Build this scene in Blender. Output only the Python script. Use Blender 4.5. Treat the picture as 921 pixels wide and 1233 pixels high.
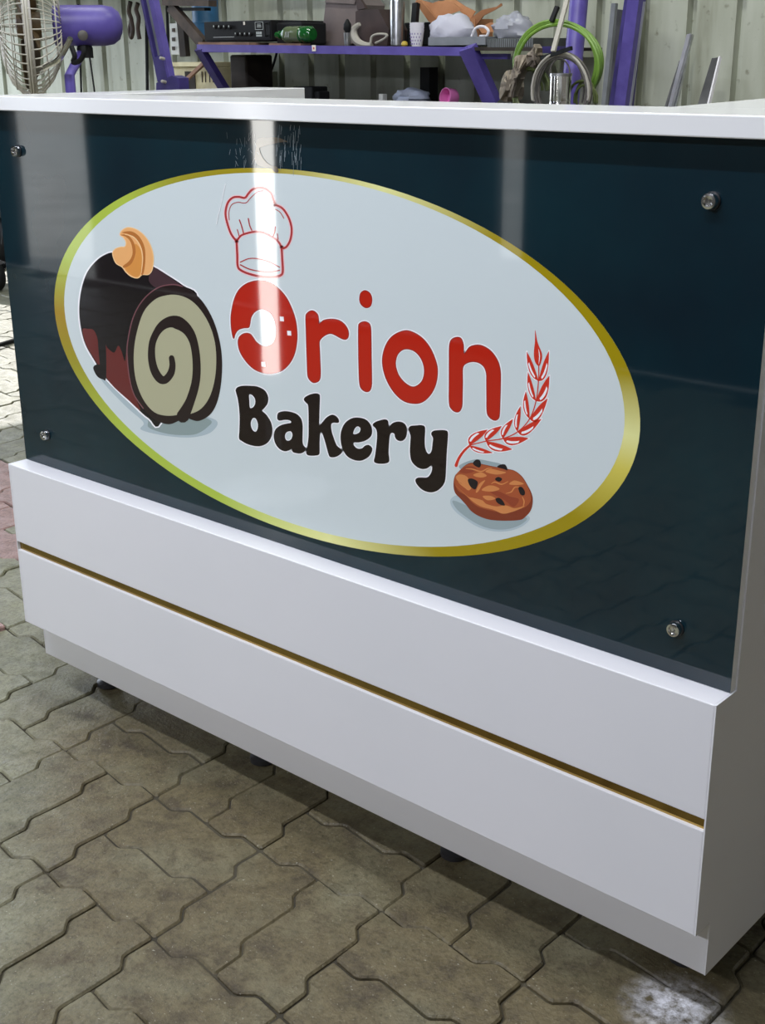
import bpy, bmesh, math, random
from math import sin, cos, pi, sqrt, atan2, radians
from mathutils import Vector, Matrix
from mathutils.geometry import tessellate_polygon

for o in list(bpy.data.objects):
    bpy.data.objects.remove(o, do_unlink=True)
SC = bpy.context.scene
COL = SC.collection
random.seed(7)

# ------------------------------------------------------------------ camera
IW, IH = 921.0, 1233.0
FPX = 1542.34
CAM = Vector((1.938, -1.2213, 1.1385))
YAW, PIT, ROL = .7258, .3422, -.0068
FW = Vector((-sin(YAW)*cos(PIT), cos(YAW)*cos(PIT), -sin(PIT)))
_rt = Vector((cos(YAW), sin(YAW), 0)); _up = _rt.cross(FW)
RT = _rt*cos(ROL) + _up*sin(ROL)
UP = -_rt*sin(ROL) + _up*cos(ROL)
cam_d = bpy.data.cameras.new('camera'); cam = bpy.data.objects.new('camera', cam_d); COL.objects.link(cam)
cam_d.sensor_fit = 'VERTICAL'; cam_d.sensor_height = 36.0
cam_d.lens = FPX/IH*36.0
cam_d.clip_start = .02; cam_d.clip_end = 200
m = Matrix((RT, UP, -FW)).transposed().to_4x4(); m.translation = CAM
cam.matrix_world = m
SC.camera = cam

def ray(u, v): return FW + RT*((u-IW/2)/FPX) - UP*((v-IH/2)/FPX)
def at_y(u, v, y): d = ray(u, v); return CAM + d*((y-CAM.y)/d.y)
def at_z(u, v, z): d = ray(u, v); return CAM + d*((z-CAM.z)/d.z)
def mpp(p): return (Vector(p)-CAM).dot(FW)/FPX       # metres in one pixel at a point

# ------------------------------------------------------------------ light
SC.view_settings.view_transform = 'Standard'
SC.view_settings.look = 'None'
SC.view_settings.gamma = 1.0
SC.view_settings.use_curve_mapping = False
SC.view_settings.exposure = -0.28
wd = bpy.data.worlds.new('overcast_sky'); SC.world = wd; wd.use_nodes = True
bg = wd.node_tree.nodes['Background']
bg.inputs[0].default_value = (.80, .88, 1.0, 1); bg.inputs[1].default_value = 6.0

sun_d = bpy.data.lights.new('sun', 'SUN'); sun_d.energy = 5.5; sun_d.angle = radians(.6); sun_d.color = (1.0, .96, .9)
sun = bpy.data.objects.new('sun', sun_d); COL.objects.link(sun); sun.location = (-12, 6, 8)
sun.rotation_euler = Vector((1, -.4, -.755)).to_track_quat('-Z', 'Y').to_euler()
def area(name, loc, target, size, power, color=(1, 1, 1), size_y=None):
    L = bpy.data.lights.new(name, 'AREA'); L.energy = power; L.color = color
    L.size = size
    if size_y: L.shape = 'RECTANGLE'; L.size_y = size_y
    o = bpy.data.objects.new(name, L); COL.objects.link(o); o.location = loc
    d = (Vector(target)-Vector(loc)).normalized()
    o.rotation_euler = d.to_track_quat('-Z', 'Y').to_euler()
    return o
LAMP_POS = Vector((.75, -.02, 3.86))
FRONT_FILL = [Vector((x, -1.55, 3.66)) for x in (-1.5, .1, 1.5)]  # battens added out of view to light the counter front
BACK_FILL = [Vector((x, 2.0, 3.66)) for x in (-2.0, -.1)]  # added as well, to brighten the back wall and its things
area('overhead_lamp_light', LAMP_POS, LAMP_POS-Vector((0, 0, 1)), .34, 62, (1.0, .98, .92))
for p in FRONT_FILL:
    area('added_batten_light', p, (p.x, 0, .3), 1.2, 50, (.83, .87, 1.0), .08)
WALL_FILL = Vector((.5, -2.9, 2.3))  # unseen low batten added to lift the plinth
area('added_batten_light', WALL_FILL, (.7, 0, .3), 1.2, 56, (.87, .89, 1.0), .08)
for p in BACK_FILL:
    area('added_batten_light', p, (p.x, 3.0, .8), 1.2, 34, (.97, 1.0, .93), .08)

# ------------------------------------------------------------------ materials
def srgb(r, g, b, k=1.0):
    f = lambda c: (c/255/12.92 if c/255 <= .04045 else ((c/255+.055)/1.055)**2.4)
    return (min(1, f(r)*k), min(1, f(g)*k), min(1, f(b)*k), 1)
def mat(name, col, rough=.5, metal=0., coat=0., noise=None, bump=0., emit=0., scale=20., trans=0., alpha=1., coat_rough=.03, spec=.5):
    M = bpy.data.materials.new(name); M.use_nodes = True
    nt = M.node_tree; b = nt.nodes['Principled BSDF']
    b.inputs['Base Color'].default_value = col; b.inputs['Roughness'].default_value = rough
    b.inputs['Metallic'].default_value = metal; b.inputs['Coat Weight'].default_value = coat
    b.inputs['Coat Roughness'].default_value = coat_rough
    b.inputs['Specular IOR Level'].default_value = spec
    b.inputs['Transmission Weight'].default_value = trans
    b.inputs['Alpha'].default_value = alpha
    if emit:
        b.inputs['Emission Color'].default_value = col; b.inputs['Emission Strength'].default_value = emit
    if noise or bump:
        tc = nt.nodes.new('ShaderNodeTexCoord'); n = nt.nodes.new('ShaderNodeTexNoise')
        n.inputs['Scale'].default_value = scale; n.inputs['Detail'].default_value = 6
        nt.links.new(tc.outputs['Object'], n.inputs['Vector'])
        if noise:
            r = nt.nodes.new('ShaderNodeValToRGB')
            r.color_ramp.elements[0].position = .35; r.color_ramp.elements[1].position = .65
            r.color_ramp.elements[0].color = noise; r.color_ramp.elements[1].color = col
            nt.links.new(n.outputs['Fac'], r.inputs[0]); nt.links.new(r.outputs[0], b.inputs['Base Color'])
        if bump:
            bp = nt.nodes.new('ShaderNodeBump'); bp.inputs['Strength'].default_value = bump; bp.inputs['Distance'].default_value = .004
            nt.links.new(n.outputs['Fac'], bp.inputs['Height']); nt.links.new(bp.outputs[0], b.inputs['Normal'])
    return M

M = {}
M['white'] = mat('white_laminate', (.80, .80, .82, 1), .28, noise=(.775, .78, .80, 1), scale=3.)
M['white_top'] = mat('white_gloss_top', (.82, .83, .82, 1), .16)
M['white_edge'] = mat('clear_panel_edge', (.9, .92, .93, 1), .2)
M['teal'] = None
M['gold_strip'] = mat('gold_mirror_strip', (.36, .24, .07, 1), .1, 1.0)
M['chrome'] = mat('chrome', (.78, .78, .77, 1), .14, 1.0)
M['steel'] = mat('brushed_steel', (.55, .56, .57, 1), .3, 1.0, noise=(.42, .43, .44, 1), scale=30)
M['dark_hole'] = mat('dark_recess', (.02, .02, .022, 1), .4)
M['foot'] = mat('dark_plastic_foot', (.03, .03, .032, 1), .4)
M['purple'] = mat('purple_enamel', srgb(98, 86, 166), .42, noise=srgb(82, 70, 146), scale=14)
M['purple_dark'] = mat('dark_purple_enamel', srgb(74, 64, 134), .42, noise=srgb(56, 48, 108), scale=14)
M['black'] = mat('black_plastic', (.010, .011, .012, 1), .6, spec=.2)
M['black_metal'] = mat('black_metal', (.012, .013, .015, 1), .6, noise=(.016, .016, .017, 1), spec=.2)
M['grey_wire'] = mat('dirty_white_wire', srgb(232, 230, 220), .45, noise=srgb(190, 186, 170), scale=9)
M['brown_blade'] = mat('dusty_brown_blade', srgb(112, 92, 62), .6, noise=srgb(70, 55, 35), scale=18)
M['card'] = mat('brown_cardboard', srgb(186, 132, 92), .85, noise=srgb(160, 108, 72), scale=9)
M['card_shelf'] = mat('worn_cardboard', srgb(165, 130, 110), .85, noise=srgb(130, 100, 84), scale=12)
M['cloth_white'] = mat('white_cloth', srgb(190, 190, 204), .9, bump=.5, scale=24)
M['cloth_blue'] = mat('pale_blue_cloth', srgb(170, 178, 196), .9, bump=.5, scale=24)
M['rag'] = mat('grey_brown_rag', srgb(150, 140, 124), .95, noise=srgb(112, 102, 92), bump=.6, scale=26)
M['taupe'] = mat('taupe_plastic', srgb(128, 116, 112), .35, noise=srgb(108, 98, 98), scale=7)
M['leather'] = mat('dark_brown_leather', srgb(72, 58, 56), .55, noise=srgb(56, 44, 43), scale=12)
M['green_glass'] = mat('green_bottle_plastic', srgb(24, 88, 38), .15, coat=.3)
M['green_clear'] = mat('pale_green_bottle', srgb(92, 104, 76), .2)
M['blue_drum'] = mat('blue_drum', srgb(40, 92, 132), .5)
M['cream'] = mat('cream_casing', srgb(226, 218, 180), .55, noise=srgb(205, 194, 150), scale=12)
M['switch_white'] = mat('white_switch_plate', srgb(210, 212, 206), .5)
M['rust'] = mat('rusty_steel', srgb(84, 70, 60), .7, noise=srgb(58, 48, 42), scale=16)
M['tray'] = mat('grey_painted_tray', srgb(136, 140, 146), .45, noise=srgb(118, 122, 126), scale=14)
M['dark_tray'] = mat('dark_grey_tray', srgb(88, 92, 88), .6, noise=srgb(68, 70, 66), scale=20)
M['film'] = mat('crumpled_plastic_film', srgb(176, 178, 190), .25, alpha=.75)
M['hose'] = mat('green_hose', srgb(118, 156, 62), .4, noise=srgb(92, 128, 50), scale=9)
M['cable'] = mat('grey_cable', srgb(112, 108, 102), .5, noise=srgb(78, 74, 70), scale=12)
M['cable_light'] = mat('pale_cable', srgb(176, 172, 162), .4)
M['cable_green'] = mat('olive_cable', srgb(92, 104, 56), .5)
M['pink'] = mat('pink_plastic', srgb(232, 128, 196), .35)
M['yellow'] = mat('yellow_plastic', srgb(190, 165, 60), .4)
M['paper_cup'] = mat('white_paper_cup', srgb(226, 224, 230), .6)
M['print_purple'] = mat('purple_print', srgb(132, 118, 168), .6)
M['sticker'] = mat('white_sticker', srgb(235, 228, 218), .6)
M['sticker_red'] = mat('red_sticker_print', srgb(200, 90, 80), .6)
M['screen'] = mat('pale_amp_print', srgb(176, 182, 180), .5)
M['alu'] = mat('aluminium_profile', srgb(182, 182, 196), .32, .85)
M['alu_dark'] = mat('dull_flat_bar', srgb(112, 112, 116), .4, .7, noise=srgb(88, 88, 92), scale=9)
M['timber'] = mat('dark_timber', srgb(58, 50, 44), .8, noise=srgb(40, 34, 30), scale=12)

# wall sheet: grey-green painted metal with streaks
def wall_material(name, c1, c2, c3):
    W = mat(name, c1, .62); nt = W.node_tree; b = nt.nodes['Principled BSDF']
    tc = nt.nodes.new('ShaderNodeTexCoord'); mp = nt.nodes.new('ShaderNodeMapping')
    mp.inputs['Scale'].default_value = (5.0, 5.0, .8)
    n = nt.nodes.new('ShaderNodeTexNoise'); n.inputs['Scale'].default_value = 2.2; n.inputs['Detail'].default_value = 8
    nt.links.new(tc.outputs['Object'], mp.inputs[0]); nt.links.new(mp.outputs[0], n.inputs['Vector'])
    r = nt.nodes.new('ShaderNodeValToRGB')
    r.color_ramp.elements[0].position = .28; r.color_ramp.elements[0].color = c3
    r.color_ramp.elements[1].position = .7; r.color_ramp.elements[1].color = c1
    e = r.color_ramp.elements.new(.46); e.color = c2
    nt.links.new(n.outputs['Fac'], r.inputs[0])
    n2 = nt.nodes.new('ShaderNodeTexNoise'); n2.inputs['Scale'].default_value = 26; n2.inputs['Detail'].default_value = 5
    nt.links.new(tc.outputs['Object'], n2.inputs['Vector'])
    r2 = nt.nodes.new('ShaderNodeValToRGB'); r2.color_ramp.elements[0].position = .24; r2.color_ramp.elements[1].position = .36
    r2.color_ramp.elements[0].color = (.45, .42, .36, 1); r2.color_ramp.elements[1].color = (1, 1, 1, 1)
    nt.links.new(n2.outputs['Fac'], r2.inputs[0])
    mx = nt.nodes.new('ShaderNodeMix'); mx.data_type = 'RGBA'; mx.blend_type = 'MULTIPLY'; mx.inputs[0].default_value = .8
    nt.links.new(r.outputs[0], mx.inputs[6]); nt.links.new(r2.outputs[0], mx.inputs[7])
    nt.links.new(mx.outputs[2], b.inputs['Base Color'])
    return W
M['wall'] = wall_material('grey_green_sheet_metal', srgb(186, 190, 176), srgb(170, 174, 158), srgb(140, 142, 124))
M['dark_wall'] = wall_material('brown_grey_sheet_metal', (.42, .38, .33, 1), (.36, .325, .28, 1), (.25, .22, .19, 1))
M['front_wall'] = wall_material('dark_brown_sheet_metal', (.085, .08, .072, 1), (.07, .065, .06, 1), (.045, .042, .038, 1))
M['roof'] = wall_material('shed_roof_sheet', (.22, .23, .23, 1), (.18, .19, .19, 1), (.12, .12, .12, 1))

# paving: world-space grime with painted shade, fine relief
def paver_material(name, base, alt, dirt_shade=1.0):
    P = mat(name, base, .55); nt = P.node_tree; b = nt.nodes['Principled BSDF']; N = nt.nodes.new; L = nt.links.new
    geo = N('ShaderNodeNewGeometry'); oi = N('ShaderNodeObjectInfo')
    def noise(sc, det=6, rough=.6):
        n = N('ShaderNodeTexNoise'); n.inputs['Scale'].default_value = sc; n.inputs['Detail'].default_value = det
        n.inputs['Roughness'].default_value = rough; L(geo.outputs['Position'], n.inputs['Vector']); return n.outputs['Fac']
    def ramp(x, p0, p1, c0=(0, 0, 0, 1), c1=(1, 1, 1, 1)):
        r = N('ShaderNodeValToRGB'); r.color_ramp.elements[0].position = p0; r.color_ramp.elements[1].position = p1
        r.color_ramp.elements[0].color = c0; r.color_ramp.elements[1].color = c1; L(x, r.inputs[0]); return r.outputs[0]
    def mix(f, a, c, mode='MIX'):
        x = N('ShaderNodeMix'); x.data_type = 'RGBA'; x.blend_type = mode
        if isinstance(f, float): x.inputs[0].default_value = f
        else: L(f, x.inputs[0])
        for i, s in ((6, a), (7, c)):
            if isinstance(s, tuple): x.inputs[i].default_value = s
            else: L(s, x.inputs[i])
        return x.outputs[2]
    def math_(op, a, c):
        x = N('ShaderNodeMath'); x.operation = op; x.use_clamp = True
        for i, s in ((0, a), (1, c)):
            if isinstance(s, float): x.inputs[i].default_value = s
            else: L(s, x.inputs[i])
        return x.outputs[0]
    col = mix(ramp(noise(14), .3, .7), base, alt)
    tone = ramp(oi.outputs['Random'], 0., 1., (.86, .86, .86, 1), (1.08, 1.08, 1.08, 1))
    col = mix(1.0, col, tone, 'MULTIPLY')
    # brown grime before the counter; its slanted edge also paints the counter's shadow
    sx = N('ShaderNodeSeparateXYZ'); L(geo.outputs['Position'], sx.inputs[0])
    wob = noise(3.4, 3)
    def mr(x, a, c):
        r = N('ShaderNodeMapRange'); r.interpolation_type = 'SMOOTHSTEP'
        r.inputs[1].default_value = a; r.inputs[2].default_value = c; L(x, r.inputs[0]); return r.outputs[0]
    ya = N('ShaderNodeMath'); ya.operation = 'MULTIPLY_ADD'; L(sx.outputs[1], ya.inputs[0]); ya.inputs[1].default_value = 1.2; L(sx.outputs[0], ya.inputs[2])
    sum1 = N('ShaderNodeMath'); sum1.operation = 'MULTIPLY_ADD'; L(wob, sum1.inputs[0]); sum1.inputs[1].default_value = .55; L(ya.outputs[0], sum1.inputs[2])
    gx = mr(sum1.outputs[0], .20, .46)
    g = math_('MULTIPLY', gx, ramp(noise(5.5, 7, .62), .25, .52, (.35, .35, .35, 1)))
    g = math_('MULTIPLY', g, .85*dirt_shade)
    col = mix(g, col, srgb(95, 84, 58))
    g2 = math_('MULTIPLY', gx, ramp(noise(11, 8, .7), .52, .68)); g2 = math_('MULTIPLY', g2, .75*dirt_shade)
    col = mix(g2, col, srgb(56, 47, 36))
    sp = ramp(noise(120, 4, .7), .34, .52, (.55, .54, .50, 1), (1.05, 1.05, 1.05, 1))
    col = mix(.75, col, sp, 'MULTIPLY')
    md = ramp(noise(34, 6, .65), .36, .62, (.72, .71, .68, 1), (1.1, 1.1, 1.1, 1))
    col = mix(.8, col, md, 'MULTIPLY')
    sp2 = ramp(noise(260, 2, .5), .68, .78); sp2 = math_('MULTIPLY', sp2, .45)
    col = mix(sp2, col, srgb(205, 204, 188))
    # spilt white powder by the counter corner
    dv = N('ShaderNodeVectorMath'); dv.operation = 'DISTANCE'; L(geo.outputs['Position'], dv.inputs[0])
    q = at_z(812, 1216, 0.); dv.inputs[1].default_value = (q.x, q.y, 0)
    pw = N('ShaderNodeMapRange'); pw.inputs[1].default_value = .012; pw.inputs[2].default_value = .075
    pw.inputs[3].default_value = 1.; pw.inputs[4].default_value = 0.; L(dv.outputs['Value'], pw.inputs[0])
    pm = math_('MULTIPLY', pw.outputs[0], ramp(noise(70, 6, .7), .36, .62))
    col = mix(pm, col, (.85, .85, .88, 1))
    L(col, b.inputs['Base Color'])
    rg = ramp(noise(22, 4), .3, .7, (.40, .40, .40, 1), (.66, .66, .66, 1)); L(rg, b.inputs['Roughness'])
    bp = N('ShaderNodeBump'); bp.inputs['Strength'].default_value = .8; bp.inputs['Distance'].default_value = .004
    h = math_('ADD', math_('MULTIPLY', noise(180, 3, .6), .5), math_('MULTIPLY', noise(40, 5, .6), .6))
    L(h, bp.inputs['Height']); L(bp.outputs[0], b.inputs['Normal'])
    return P
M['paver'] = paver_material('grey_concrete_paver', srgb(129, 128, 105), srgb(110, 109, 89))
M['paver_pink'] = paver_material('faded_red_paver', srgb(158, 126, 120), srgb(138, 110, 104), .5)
M['joint'] = mat('dirt_filled_joint', srgb(74, 69, 54), .95, noise=srgb(46, 42, 33), scale=9)
M['yard'] = mat('pale_yard_concrete', srgb(190, 186, 176), .9, noise=srgb(170, 166, 156), scale=2)

# ------------------------------------------------------------------ mesh helpers
class MB:
    def __init__(s): s.v = []; s.f = []; s.mi = []
    def add(s, vs, fs, mi=0):
        o = len(s.v); s.v += [tuple(v) for v in vs]
        s.f += [tuple(i+o for i in f) for f in fs]; s.mi += [mi]*len(fs); return s
    def box(s, lo, hi, mi=0, bev=0.):
        x0, y0, z0 = lo; x1, y1, z1 = hi
        if bev <= 0:
            vs = [(x, y, z) for z in (z0, z1) for y in (y0, y1) for x in (x0, x1)]
            return s.add(vs, [(0, 2, 3, 1), (4, 5, 7, 6), (0, 1, 5, 4), (2, 6, 7, 3), (0, 4, 6, 2), (1, 3, 7, 5)], mi)
        b = bmesh.new(); bmesh.ops.create_cube(b, size=1)
        for v in b.verts: v.co = Vector(((x0+x1)/2+v.co.x*(x1-x0), (y0+y1)/2+v.co.y*(y1-y0), (z0+z1)/2+v.co.z*(z1-z0)))
        bmesh.ops.bevel(b, geom=b.edges[:], offset=bev, segments=2, affect='EDGES', profile=.5)
        b.verts.index_update(); r = s.add([v.co[:] for v in b.verts], [[v.index for v in f.verts] for f in b.faces], mi); b.free(); return r
    def bar(s, a, b, w, h, mi=0, upv=(0, 0, 1)):
        a = Vector(a); b = Vector(b); d = (b-a).normalized(); u = Vector(upv)
        if abs(d.dot(u)) > .98: u = Vector((0, 1, 0))
        r = d.cross(u).normalized(); u = r.cross(d)
        vs = [p+r*(sx*w/2)+u*(sy*h/2) for p in (a, b) for sx, sy in ((-1, -1), (1, -1), (1, 1), (-1, 1))]
        return s.add(vs, [(0, 1, 2, 3), (7, 6, 5, 4), (0, 4, 5, 1), (1, 5, 6, 2), (2, 6, 7, 3), (3, 7, 4, 0)], mi)
    def tube(s, pts, r, n=8, mi=0, closed=False, caps=True):
        pts = [Vector(p) for p in pts]; N = len(pts); rr = r if isinstance(r, (list, tuple)) else [r]*N
        vs = []; prev = None
        for i, p in enumerate(pts):
            a = pts[(i-1) % N] if (closed or i) else p; b = pts[(i+1) % N] if (closed or i < N-1) else p
            d = (b-a).normalized()
            if prev is None:
                u = Vector((0, 0, 1)) if abs(d.z) < .9 else Vector((1, 0, 0)); u = (u-d*u.dot(d)).normalized()
            else:
                u = prev-d*prev.dot(d); u = u.normalized() if u.length > 1e-6 else d.orthogonal().normalized()
            prev = u; w = d.cross(u)
            vs += [p+(u*cos(2*pi*k/n)+w*sin(2*pi*k/n))*rr[i] for k in range(n)]
        fs = []
        for i in range(N if closed else N-1):
            j = (i+1) % N
            fs += [(i*n+k, i*n+(k+1) % n, j*n+(k+1) % n, j*n+k) for k in range(n)]
        if caps and not closed: fs += [tuple(range(n-1, -1, -1)), tuple((N-1)*n+k for k in range(n))]
        return s.add(vs, fs, mi)
    def lathe(s, prof, c, axis=(0, 0, 1), n=24, mi=0, caps=True):
        # profile of (radius, distance along the axis)
        ax = Vector(axis).normalized(); u = ax.orthogonal().normalized(); w = ax.cross(u); c = Vector(c)
        vs = [c+ax*h+(u*cos(2*pi*k/n)+w*sin(2*pi*k/n))*max(r, 1e-5) for r, h in prof for k in range(n)]
        fs = [(i*n+k, i*n+(k+1) % n, (i+1)*n+(k+1) % n, (i+1)*n+k) for i in range(len(prof)-1) for k in range(n)]
        if caps: fs += [tuple(range(n-1, -1, -1)), tuple((len(prof)-1)*n+k for k in range(n))]
        return s.add(vs, fs, mi)
    def prism(s, poly, axis_vec, mi=0):
        # closed polygon of 3-D points pushed along a vector
        a = Vector(axis_vec); n = len(poly); P = [Vector(p) for p in poly]
        return s.add(P+[p+a for p in P], [tuple(range(n)), tuple(range(2*n-1, n-1, -1))]+[(i, i+n, (i+1) % n+n, (i+1) % n) for i in range(n)], mi)
    def build(s, name, mats, parent=None, smooth=False, loc=(0, 0, 0)):
        me = bpy.data.meshes.new(name); me.from_pydata(s.v, [], s.f)
        for k in (mats if isinstance(mats, (list, tuple)) else [mats]): me.materials.append(k)
        me.polygons.foreach_set('material_index', s.mi)
        bmx = bmesh.new(); bmx.from_mesh(me); bmesh.ops.recalc_face_normals(bmx, faces=bmx.faces[:]); bmx.to_mesh(me); bmx.free()
        if smooth:
            me.polygons.foreach_set('use_smooth', [True]*len(me.polygons))
            me.set_sharp_from_angle(angle=radians(40))
        me.update()
        o = bpy.data.objects.new(name, me); COL.objects.link(o)
        o.location = loc
        if parent:
            o.parent = parent
            o.matrix_parent_inverse = parent_matrix(parent).inverted()
        return o
def parent_matrix(o):
    mm = Matrix.Translation(o.location)
    return mm if o.parent is None else mm
def thing(name, label, cat, loc=(0, 0, 0), group=None):
    o = bpy.data.objects.new(name, None); COL.objects.link(o); o.location = loc; o.empty_display_size = .05
    o['label'] = label; o['category'] = cat
    if group: o['group'] = group
    return o
def tag(o, label, cat, group=None):
    o['label'] = label; o['category'] = cat
    if group: o['group'] = group
    return o
def struct(o): o['kind'] = 'structure'; return o

def smooth_closed(pts, k=6, tight=1.0):
    n = len(pts); out = []
    for i in range(n):
        p0, p1, p2, p3 = (pts[(i+j) % n] for j in (-1, 0, 1, 2))
        for q in range(k):
            t = q/k; t2 = t*t; t3 = t2*t
            out.append(tuple(.5*((2*p1[c])+(-p0[c]+p2[c])*t+(2*p0[c]-5*p1[c]+4*p2[c]-p3[c])*t2+(-p0[c]+3*p1[c]-3*p2[c]+p3[c])*t3) for c in range(len(p1))))
    return out
def smooth_open(pts, k=6):
    n = len(pts); out = []
    for i in range(n-1):
        p0 = pts[max(i-1, 0)]; p1 = pts[i]; p2 = pts[i+1]; p3 = pts[min(i+2, n-1)]
        for q in range(k):
            t = q/k; t2 = t*t; t3 = t2*t
            out.append(tuple(.5*((2*p1[c])+(-p0[c]+p2[c])*t+(2*p0[c]-5*p1[c]+4*p2[c]-p3[c])*t2+(-p0[c]+3*p1[c]-3*p2[c]+p3[c])*t3) for c in range(len(p1))))
    out.append(tuple(pts[-1])); return out

# ------------------------------------------------------------------ the setting
FL = MB(); FL.box((-9, -3.0, -.14), (4.6, 3.45, -.0055))
floor = struct(FL.build('floor', M['joint']))
struct(MB().box((-26, -24, -.14), (20, -3.01, -.016)).build('ground_yard', M['yard']))
struct(MB().box((-26, -3.0, -.14), (-9.01, 12, -.016)).build('ground_outside', M['yard']))

# interlocking wavy pavers laid in pairs
SCL = 1.0412
UX = Vector((.1145, .0045, 0))*SCL; UY = Vector((-.0195, .1150, 0))*SCL
ORG = Vector((CAM.x+(.5478-CAM.x)*SCL, CAM.y+(-.382-CAM.y)*SCL, 0))
def xedge(a):
    n = Vector((-UX.y, UX.x, 0)).normalized(); return [a, a+UX*.40-n*.010, a+UX*.61+n*.009]
def yedge(a):
    n = Vector((UY.y, -UY.x, 0)).normalized(); return [a, a+UY*.41+n*.0075, a+UY*.60-n*.009]
def outline(horizontal):
    O = Vector((0, 0, 0)); nx, ny = (2, 1) if horizontal else (1, 2); pts = []
    for i in range(nx): pts += xedge(O+UX*i)
    for j in range(ny): pts += yedge(O+UX*nx+UY*j)
    top = []
    for i in range(nx): top += xedge(O+UY*ny+UX*i)
    top.append(O+UY*ny+UX*nx); left = []
    for j in range(ny): left += yedge(O+UY*j)
    left.append(O+UY*ny)
    pts += top[::-1][:-1]; pts += left[::-1][:-1]
    return pts
def inset(pts, d):
    n = len(pts); out = []
    for i in range(n):
        a, p, b = pts[i-1], pts[i], pts[(i+1) % n]
        e1 = (p-a).normalized(); e2 = (b-p).normalized()
        n1 = Vector((-e1.y, e1.x, 0)); n2 = Vector((-e2.y, e2.x, 0)); m_ = (n1+n2); m_ /= max(.35, m_.length_squared/2)
        out.append(p+m_*d)
    return out
def paver_geo(horizontal):
    o = outline(horizontal); n = len(o)
    o = [q for i in range(n) for q in (o[i]*.91+o[i-1]*.09, o[i]*.91+o[(i+1) % n]*.09)]; n = len(o)
    r0 = inset(o, .0012); r1 = inset(o, .0014); r2 = inset(o, .0040)
    vs = [(p.x, p.y, -.03) for p in r0]+[(p.x, p.y, -.0032) for p in r1]+[(p.x, p.y, 0) for p in r2]
    fs = []
    for k in range(2): fs += [(k*n+i, k*n+(i+1) % n, (k+1)*n+(i+1) % n, (k+1)*n+i) for i in range(n)]
    fs.append(tuple(range(2*n, 3*n)))
    return vs, fs
PG = {h: paver_geo(h) for h in (True, False)}
PME = {}
for h in (True, False):
    for kind in ('paver', 'paver_pink'):
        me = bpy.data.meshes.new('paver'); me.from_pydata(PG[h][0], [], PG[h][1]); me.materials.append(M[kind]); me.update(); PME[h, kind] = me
cells = []
for I in range(-40, 26):
    for J in range(-18, 18):
        hz = (I+J) % 2 == 0
        for k in range(2):
            p = ORG+UX*(2*I)+UY*(2*J)+(UY*k if hz else UX*k)
            c = p+(UX+UY*.5 if hz else UX*.5+UY)
            if not (-8.8 < c.x < 4.4 and -2.85 < c.y < 3.3): continue
            d = (c-CAM).dot(FW); vis = 1e9
            if d > .1:
                u = IW/2+FPX*(c-CAM).dot(RT)/d; v = IH/2-FPX*(c-CAM).dot(UP)/d
                hidden = (.12 < c.x < 1.33 and c.y > .16) or (u > 60 and v < 700)
                if -150 < u < 1050 and v < 1400 and not hidden: vis = d
            cells.append((vis, p, hz, c))
cells.sort(key=lambda t: t[0])
near = [c for c in cells if c[0] < 1e8][:290]
ids = set(id(c) for c in near)
FJ = MB(); rp = random.Random(3)
for cell in cells:
    vis, p, hz, c = cell
    q = at_z(6, 615, 0.); pink = (abs(c.x-q.x) < .45 and abs(c.y-q.y) < .30 and rp.random() < .8) or rp.random() < .03
    if c.x > .0: pink = False
    dz = rp.uniform(-.0025, .0015); tx, ty = rp.gauss(0, .007), rp.gauss(0, .007)
    if id(cell) in ids:
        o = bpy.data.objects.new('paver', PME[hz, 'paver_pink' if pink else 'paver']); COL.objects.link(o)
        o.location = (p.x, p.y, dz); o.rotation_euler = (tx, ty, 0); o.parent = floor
    else:
        vs = [(x+p.x, y+p.y, z+dz) for x, y, z in PG[hz][0]]
        FJ.add(vs, PG[hz][1])
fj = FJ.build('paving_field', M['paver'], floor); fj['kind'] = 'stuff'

# corrugated back wall
YW = 3.4
WB = MB(); per = .2; x = -5.6; prof = []
while x < 4.6:
    prof += [(x, 0), (x+.138, 0), (x+.143, .034), (x+.172, .034), (x+.177, 0), (x+.2, 0)]; x += per
pr = []
for a in prof:
    if not pr or abs(pr[-1][0]-a[0]) > 1e-6: pr.append(a)
# ribs stand back, broad pans face the room
n = len(pr); off = at_y(830, 60, YW).x
sh = (off - .1575) % per
vs = [(px+sh-.2, YW+d, z) for z in (0, 4.12) for px, d in pr]+[(px+sh-.2, YW+d+.004, z) for z in (0, 4.12) for px, d in pr]
fs = [(i, i+1, n+i+1, n+i) for i in range(n-1)]+[(2*n+i, 3*n+i, 3*n+i+1, 2*n+i+1) for i in range(n-1)]
WB.add(vs, fs)
struct(WB.build('wall_back', M['wall']))
# dark sheeting behind the photographer and on the left, with gaps to the bright yard
WF = MB(); XL = -5.6
WF.box((XL, -3.05, 0), (-4.58, -3.0, 4.1)); WF.box((-4.58, -3.05, 1.55), (-3.89, -3.0, 4.1)); WF.box((-3.89, -3.05, 0), (-1.195, -3.0, 4.1)); WF.box((-1.195, -3.05, 0), (-1.06, -3.0, .36)); WF.box((-1.195, -3.05, 1.5), (-1.06, -3.0, 4.1)); WF.box((-1.06, -3.05, 0), (4.6, -3.0, 4.1))
struct(WF.build('wall_front', M['front_wall']))
WL = MB()
WL.box((XL-.06, -3.05, 0), (XL, 1.1, 4.1)); WL.box((XL-.06, 1.1, 3.0), (XL, 3.4, 4.1))
struct(WL.build('wall_left', M['front_wall']))
struct(MB().box((4.6, -3.05, 0), (4.66, 3.45, 4.1)).build('wall_right', M['dark_wall']))
struct(MB().box((XL-.06, -3.05, 4.1), (4.66, 3.45, 4.16)).build('ceiling', M['roof']))

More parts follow.
